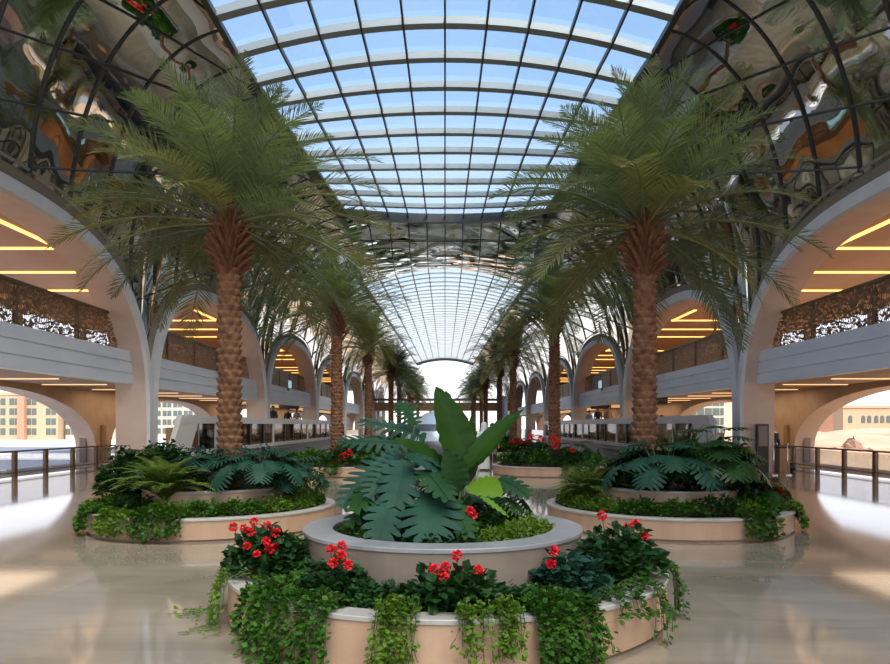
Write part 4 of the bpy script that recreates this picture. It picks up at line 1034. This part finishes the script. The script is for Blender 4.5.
fern(sx(128, 10.6), 10.6, .4, 26, .6, M['g_dark'], 'dark fern left of the yellow-green fern', wl=.10, seed=12)
rnd_lobed(sx(255, 10.4), 10.5, .58, 30, .58, .62, .34, .20, 41, 'g_teal', 'teal cut-leaf philodendron right of the nearest left palm trunk')
rnd_lobed(sx(290, 10.8), 10.9, .4, 18, .66, .45, .32, .19, 42, 'g_teal', 'teal cut-leaf philodendron at the right of the raised left ring')
rnd_lobed(sx(205, 10.7), 10.7, .58, 18, .60, .5, .32, .20, 43, 'g_teal', 'teal philodendron just left of the nearest left palm trunk')
rnd_lobed(sx(145, 11.3), 11.3, .4, 20, .85, .55, .34, .22, 44, 'g_dark', 'dark broad-leaved shrub behind the yellow-green fern')
fern(sx(262, 11.6), 11.6, .58, 20, .6, M['g_dark'], 'dark fern behind the teal philodendron of the near left planter', seed=13)
cx_, cy_ = SP['right']
for a, wd, ln, ns, mm, lb in ((-66, .62, .28, 50, 'g_mid', 'wide vine down the front right of the near right planter'), (-24, .7, .26, 46, 'g_light', 'light vine over the right end of the near right planter'), (-10, .4, .20, 22, 'g_mid', 'vine at the right tip of the near right planter')):
    trailing(cx_, cy_, 1.85, .31, a, wd, ln, ns, .062, M[mm], lb, group='vines over the near right rim', dens=.8)
rnd_lobed(sx(668, 10.2), 10.4, .58, 26, .68, .75, .42, .27, 51, 'g_teal', 'huge teal split leaves in front of the nearest right palm trunk', 'monstera', gap=.14, deep=.42, nl=7)
rnd_lobed(sx(718, 10.2), 10.3, .35, 32, 1.15, .55, .36, .24, 52, 'g_dark', 'tall dark monstera right of the nearest right palm trunk', 'monstera', gap=.14, deep=.42, nl=7)
rnd_lobed(sx(755, 10.6), 10.6, .28, 14, .45, .4, .3, .18, 53, 'g_dark', 'low dark cut-leaf plant at the right end of the near right planter')
spiky(sx(678, 11.2), 11.2, .6, 40, 1.05, M['g_mid'], 'upright spiky green plant right behind the nearest right palm trunk', w=.03, seed=3)
fern(sx(590, 10.8), 10.8, .4, 52, .75, M['g_fern'], 'yellow-green feathery fern at the left of the near right planter', wl=.09, seed=14, nl=22, up=1.35)
fern(sx(612, 11.0), 11.0, .45, 26, .5, M['g_mid'], 'green fern left of the nearest right palm trunk', wl=.08, seed=15)
geranium(sx(772, 10.9), 10.8, .28, .2, .3, [hd(768, 486, 10.6), hd(775, 489, 10.6), hd(773, 484, 10.8), hd(779, 492, 10.6)], 'geranium with pink-red heads at the right end of the near right planter', n=200, size=.09, hr=.075)

# bushy fill that gives the near planters their height
for (px, Y, z, rx, ry, h, n, sz, tp, mm, lb) in (
    (128, 10.9, .28, .45, .45, .95, 700, .085, T_ROUND, 'g_dark', 'dark leafy bush at the left of the near left planter'),
    (165, 11.2, .5, .5, .5, .85, 700, .085, T_ROUND, 'g_dark', 'dark leafy bush behind the yellow-green fern, beside the shrub'),
    (205, 10.7, .58, .42, .4, .66, 700, .075, T_OVAL, 'g_teal', 'blue-green bush left of the trunk in the near left ring'),
    (262, 10.6, .55, .52, .45, .74, 900, .075, T_OVAL, 'g_teal', 'blue-green bush right of the trunk in the near left ring'),
    (300, 10.9, .30, .42, .5, .86, 600, .075, T_OVAL, 'g_mid', 'green bush at the right of the near left planter, outside its ring'),
    (600, 11.2, .30, .55, .5, .85, 800, .075, T_OVAL, 'g_mid', 'green bush at the left of the near right planter'),
    (630, 10.9, .5, .42, .4, .74, 600, .08, T_ROUND, 'g_dark', 'dark bush just left of the trunk in the near right ring'),
    (675, 10.7, .55, .55, .45, .66, 700, .08, T_ROUND, 'g_dark', 'dark bush under the huge split leaves in the near right ring'),
    (722, 10.6, .30, .5, .5, 1.15, 800, .09, T_ROUND, 'g_dark', 'dark bush under the tall monstera of the near right planter'),
    (757, 10.8, .26, .42, .45, .52, 500, .08, T_ROUND, 'g_dark', 'low dark bush at the right end of the near right planter')):
    clump(sx(px, Y), Y, z, rx, ry, h, int(n*1.5), sz, tp, 'bush', M[mm], lb)
for (x, y, r_, h, mm, lb) in ((-.35, 6.15, .42, .34, 'g_dark', 'dark leafy bush at the left of the paddle plant in the raised ring'), (.25, 6.25, .38, .36, 'g_dark', 'dark leafy bush at the right of the paddle plant in the raised ring'), (-.02, 5.75, .32, .22, 'g_dark', 'low dark bush in front of the paddle plant')):
    clump(x, y, .62, r_, r_, h, 520, .06, T_ROUND, 'bush', M[mm], lb)

# ---------------------------------------------------------------- farther planters
heads2 = {(1, -1): ((312, 461), (340, 458), (336, 462), (345, 456), (349, 453)), (1, 1): ((541, 439), (553, 438), (558, 441), (572, 451), (575, 467), (531, 437), (555, 446))}
for i in range(1, 8):
    for s, nm in ((-1, 'left'), (1, 'right')):
        X = -3.57 if s < 0 else 3.36; Y = PY[i]; wh = '%s planter of the %s-hand row' % (ordn[i], nm)
        nleaf = 500 if i == 1 else (260 if i == 2 else 110); sz = .09 if i == 1 else .13
        for k, (a, pos) in enumerate(((-150, 'left front'), (-110, 'front left'), (-70, 'front right'), (-30, 'right front'), (10, 'right end'), (170, 'left end'), (60, 'rear right'), (120, 'rear left'))):
            if i > 3 and a not in (-110, -70, -150, -30): continue
            x, y = X+1.3*math.cos(math.radians(a)), Y+1.3*math.sin(math.radians(a))
            clump(x, y, .24, .42, .50, .62 if a in (-110, -70) else .5, nleaf, sz, T_ROUND, 'ground_cover_plant', M['g_mid' if k % 2 else 'g_dark'], 'leafy green cover in the %s, at its %s' % (wh, pos), group='leafy cover of the farther planters', rot=math.radians(a), stems=i < 3)
        if i <= 3:
            fern(X-.45, Y-.4, .5, 18, .8, M['g_mid'], 'arching green fern left of the trunk in the %s' % wh, wl=.16, seed=20+i, nl=14)
            spiky(X+.5*s*-1+.1, Y-.6, .5, 26, .8, M['g_teal'], 'spiky bluish plant in front of the trunk in the %s' % wh, w=.035, seed=i+30)
            rnd_lobed(X+.7, Y-.3, .4, 12, .6, .5, .42, .26, 60+i+s, 'g_dark', 'dark cut-leaf plant right of the trunk in the %s' % wh)
            trailing(X, Y, 1.85, .30, -80, .5, .22, 18, .10, M['g_mid'], 'short vine over the front rim of the %s' % wh, dens=.5)
        if (i, s) in heads2:
            H_ = [hd(px, py, Y-1.35) for px, py in heads2[(i, s)]]
            geranium(X, Y-1.25, .28, .6, .38, H_, 'red geraniums along the front of the %s' % wh, n=260, size=.09, hr=.10)
        elif i == 2: geranium(X, Y-1.3, .28, .5, .4, [(X-.3, Y-1.5, .75), (X+.1, Y-1.5, .8), (X+.4, Y-1.5, .7)], 'red geranium at the front of the %s' % wh, n=160, size=.12, hr=.12)
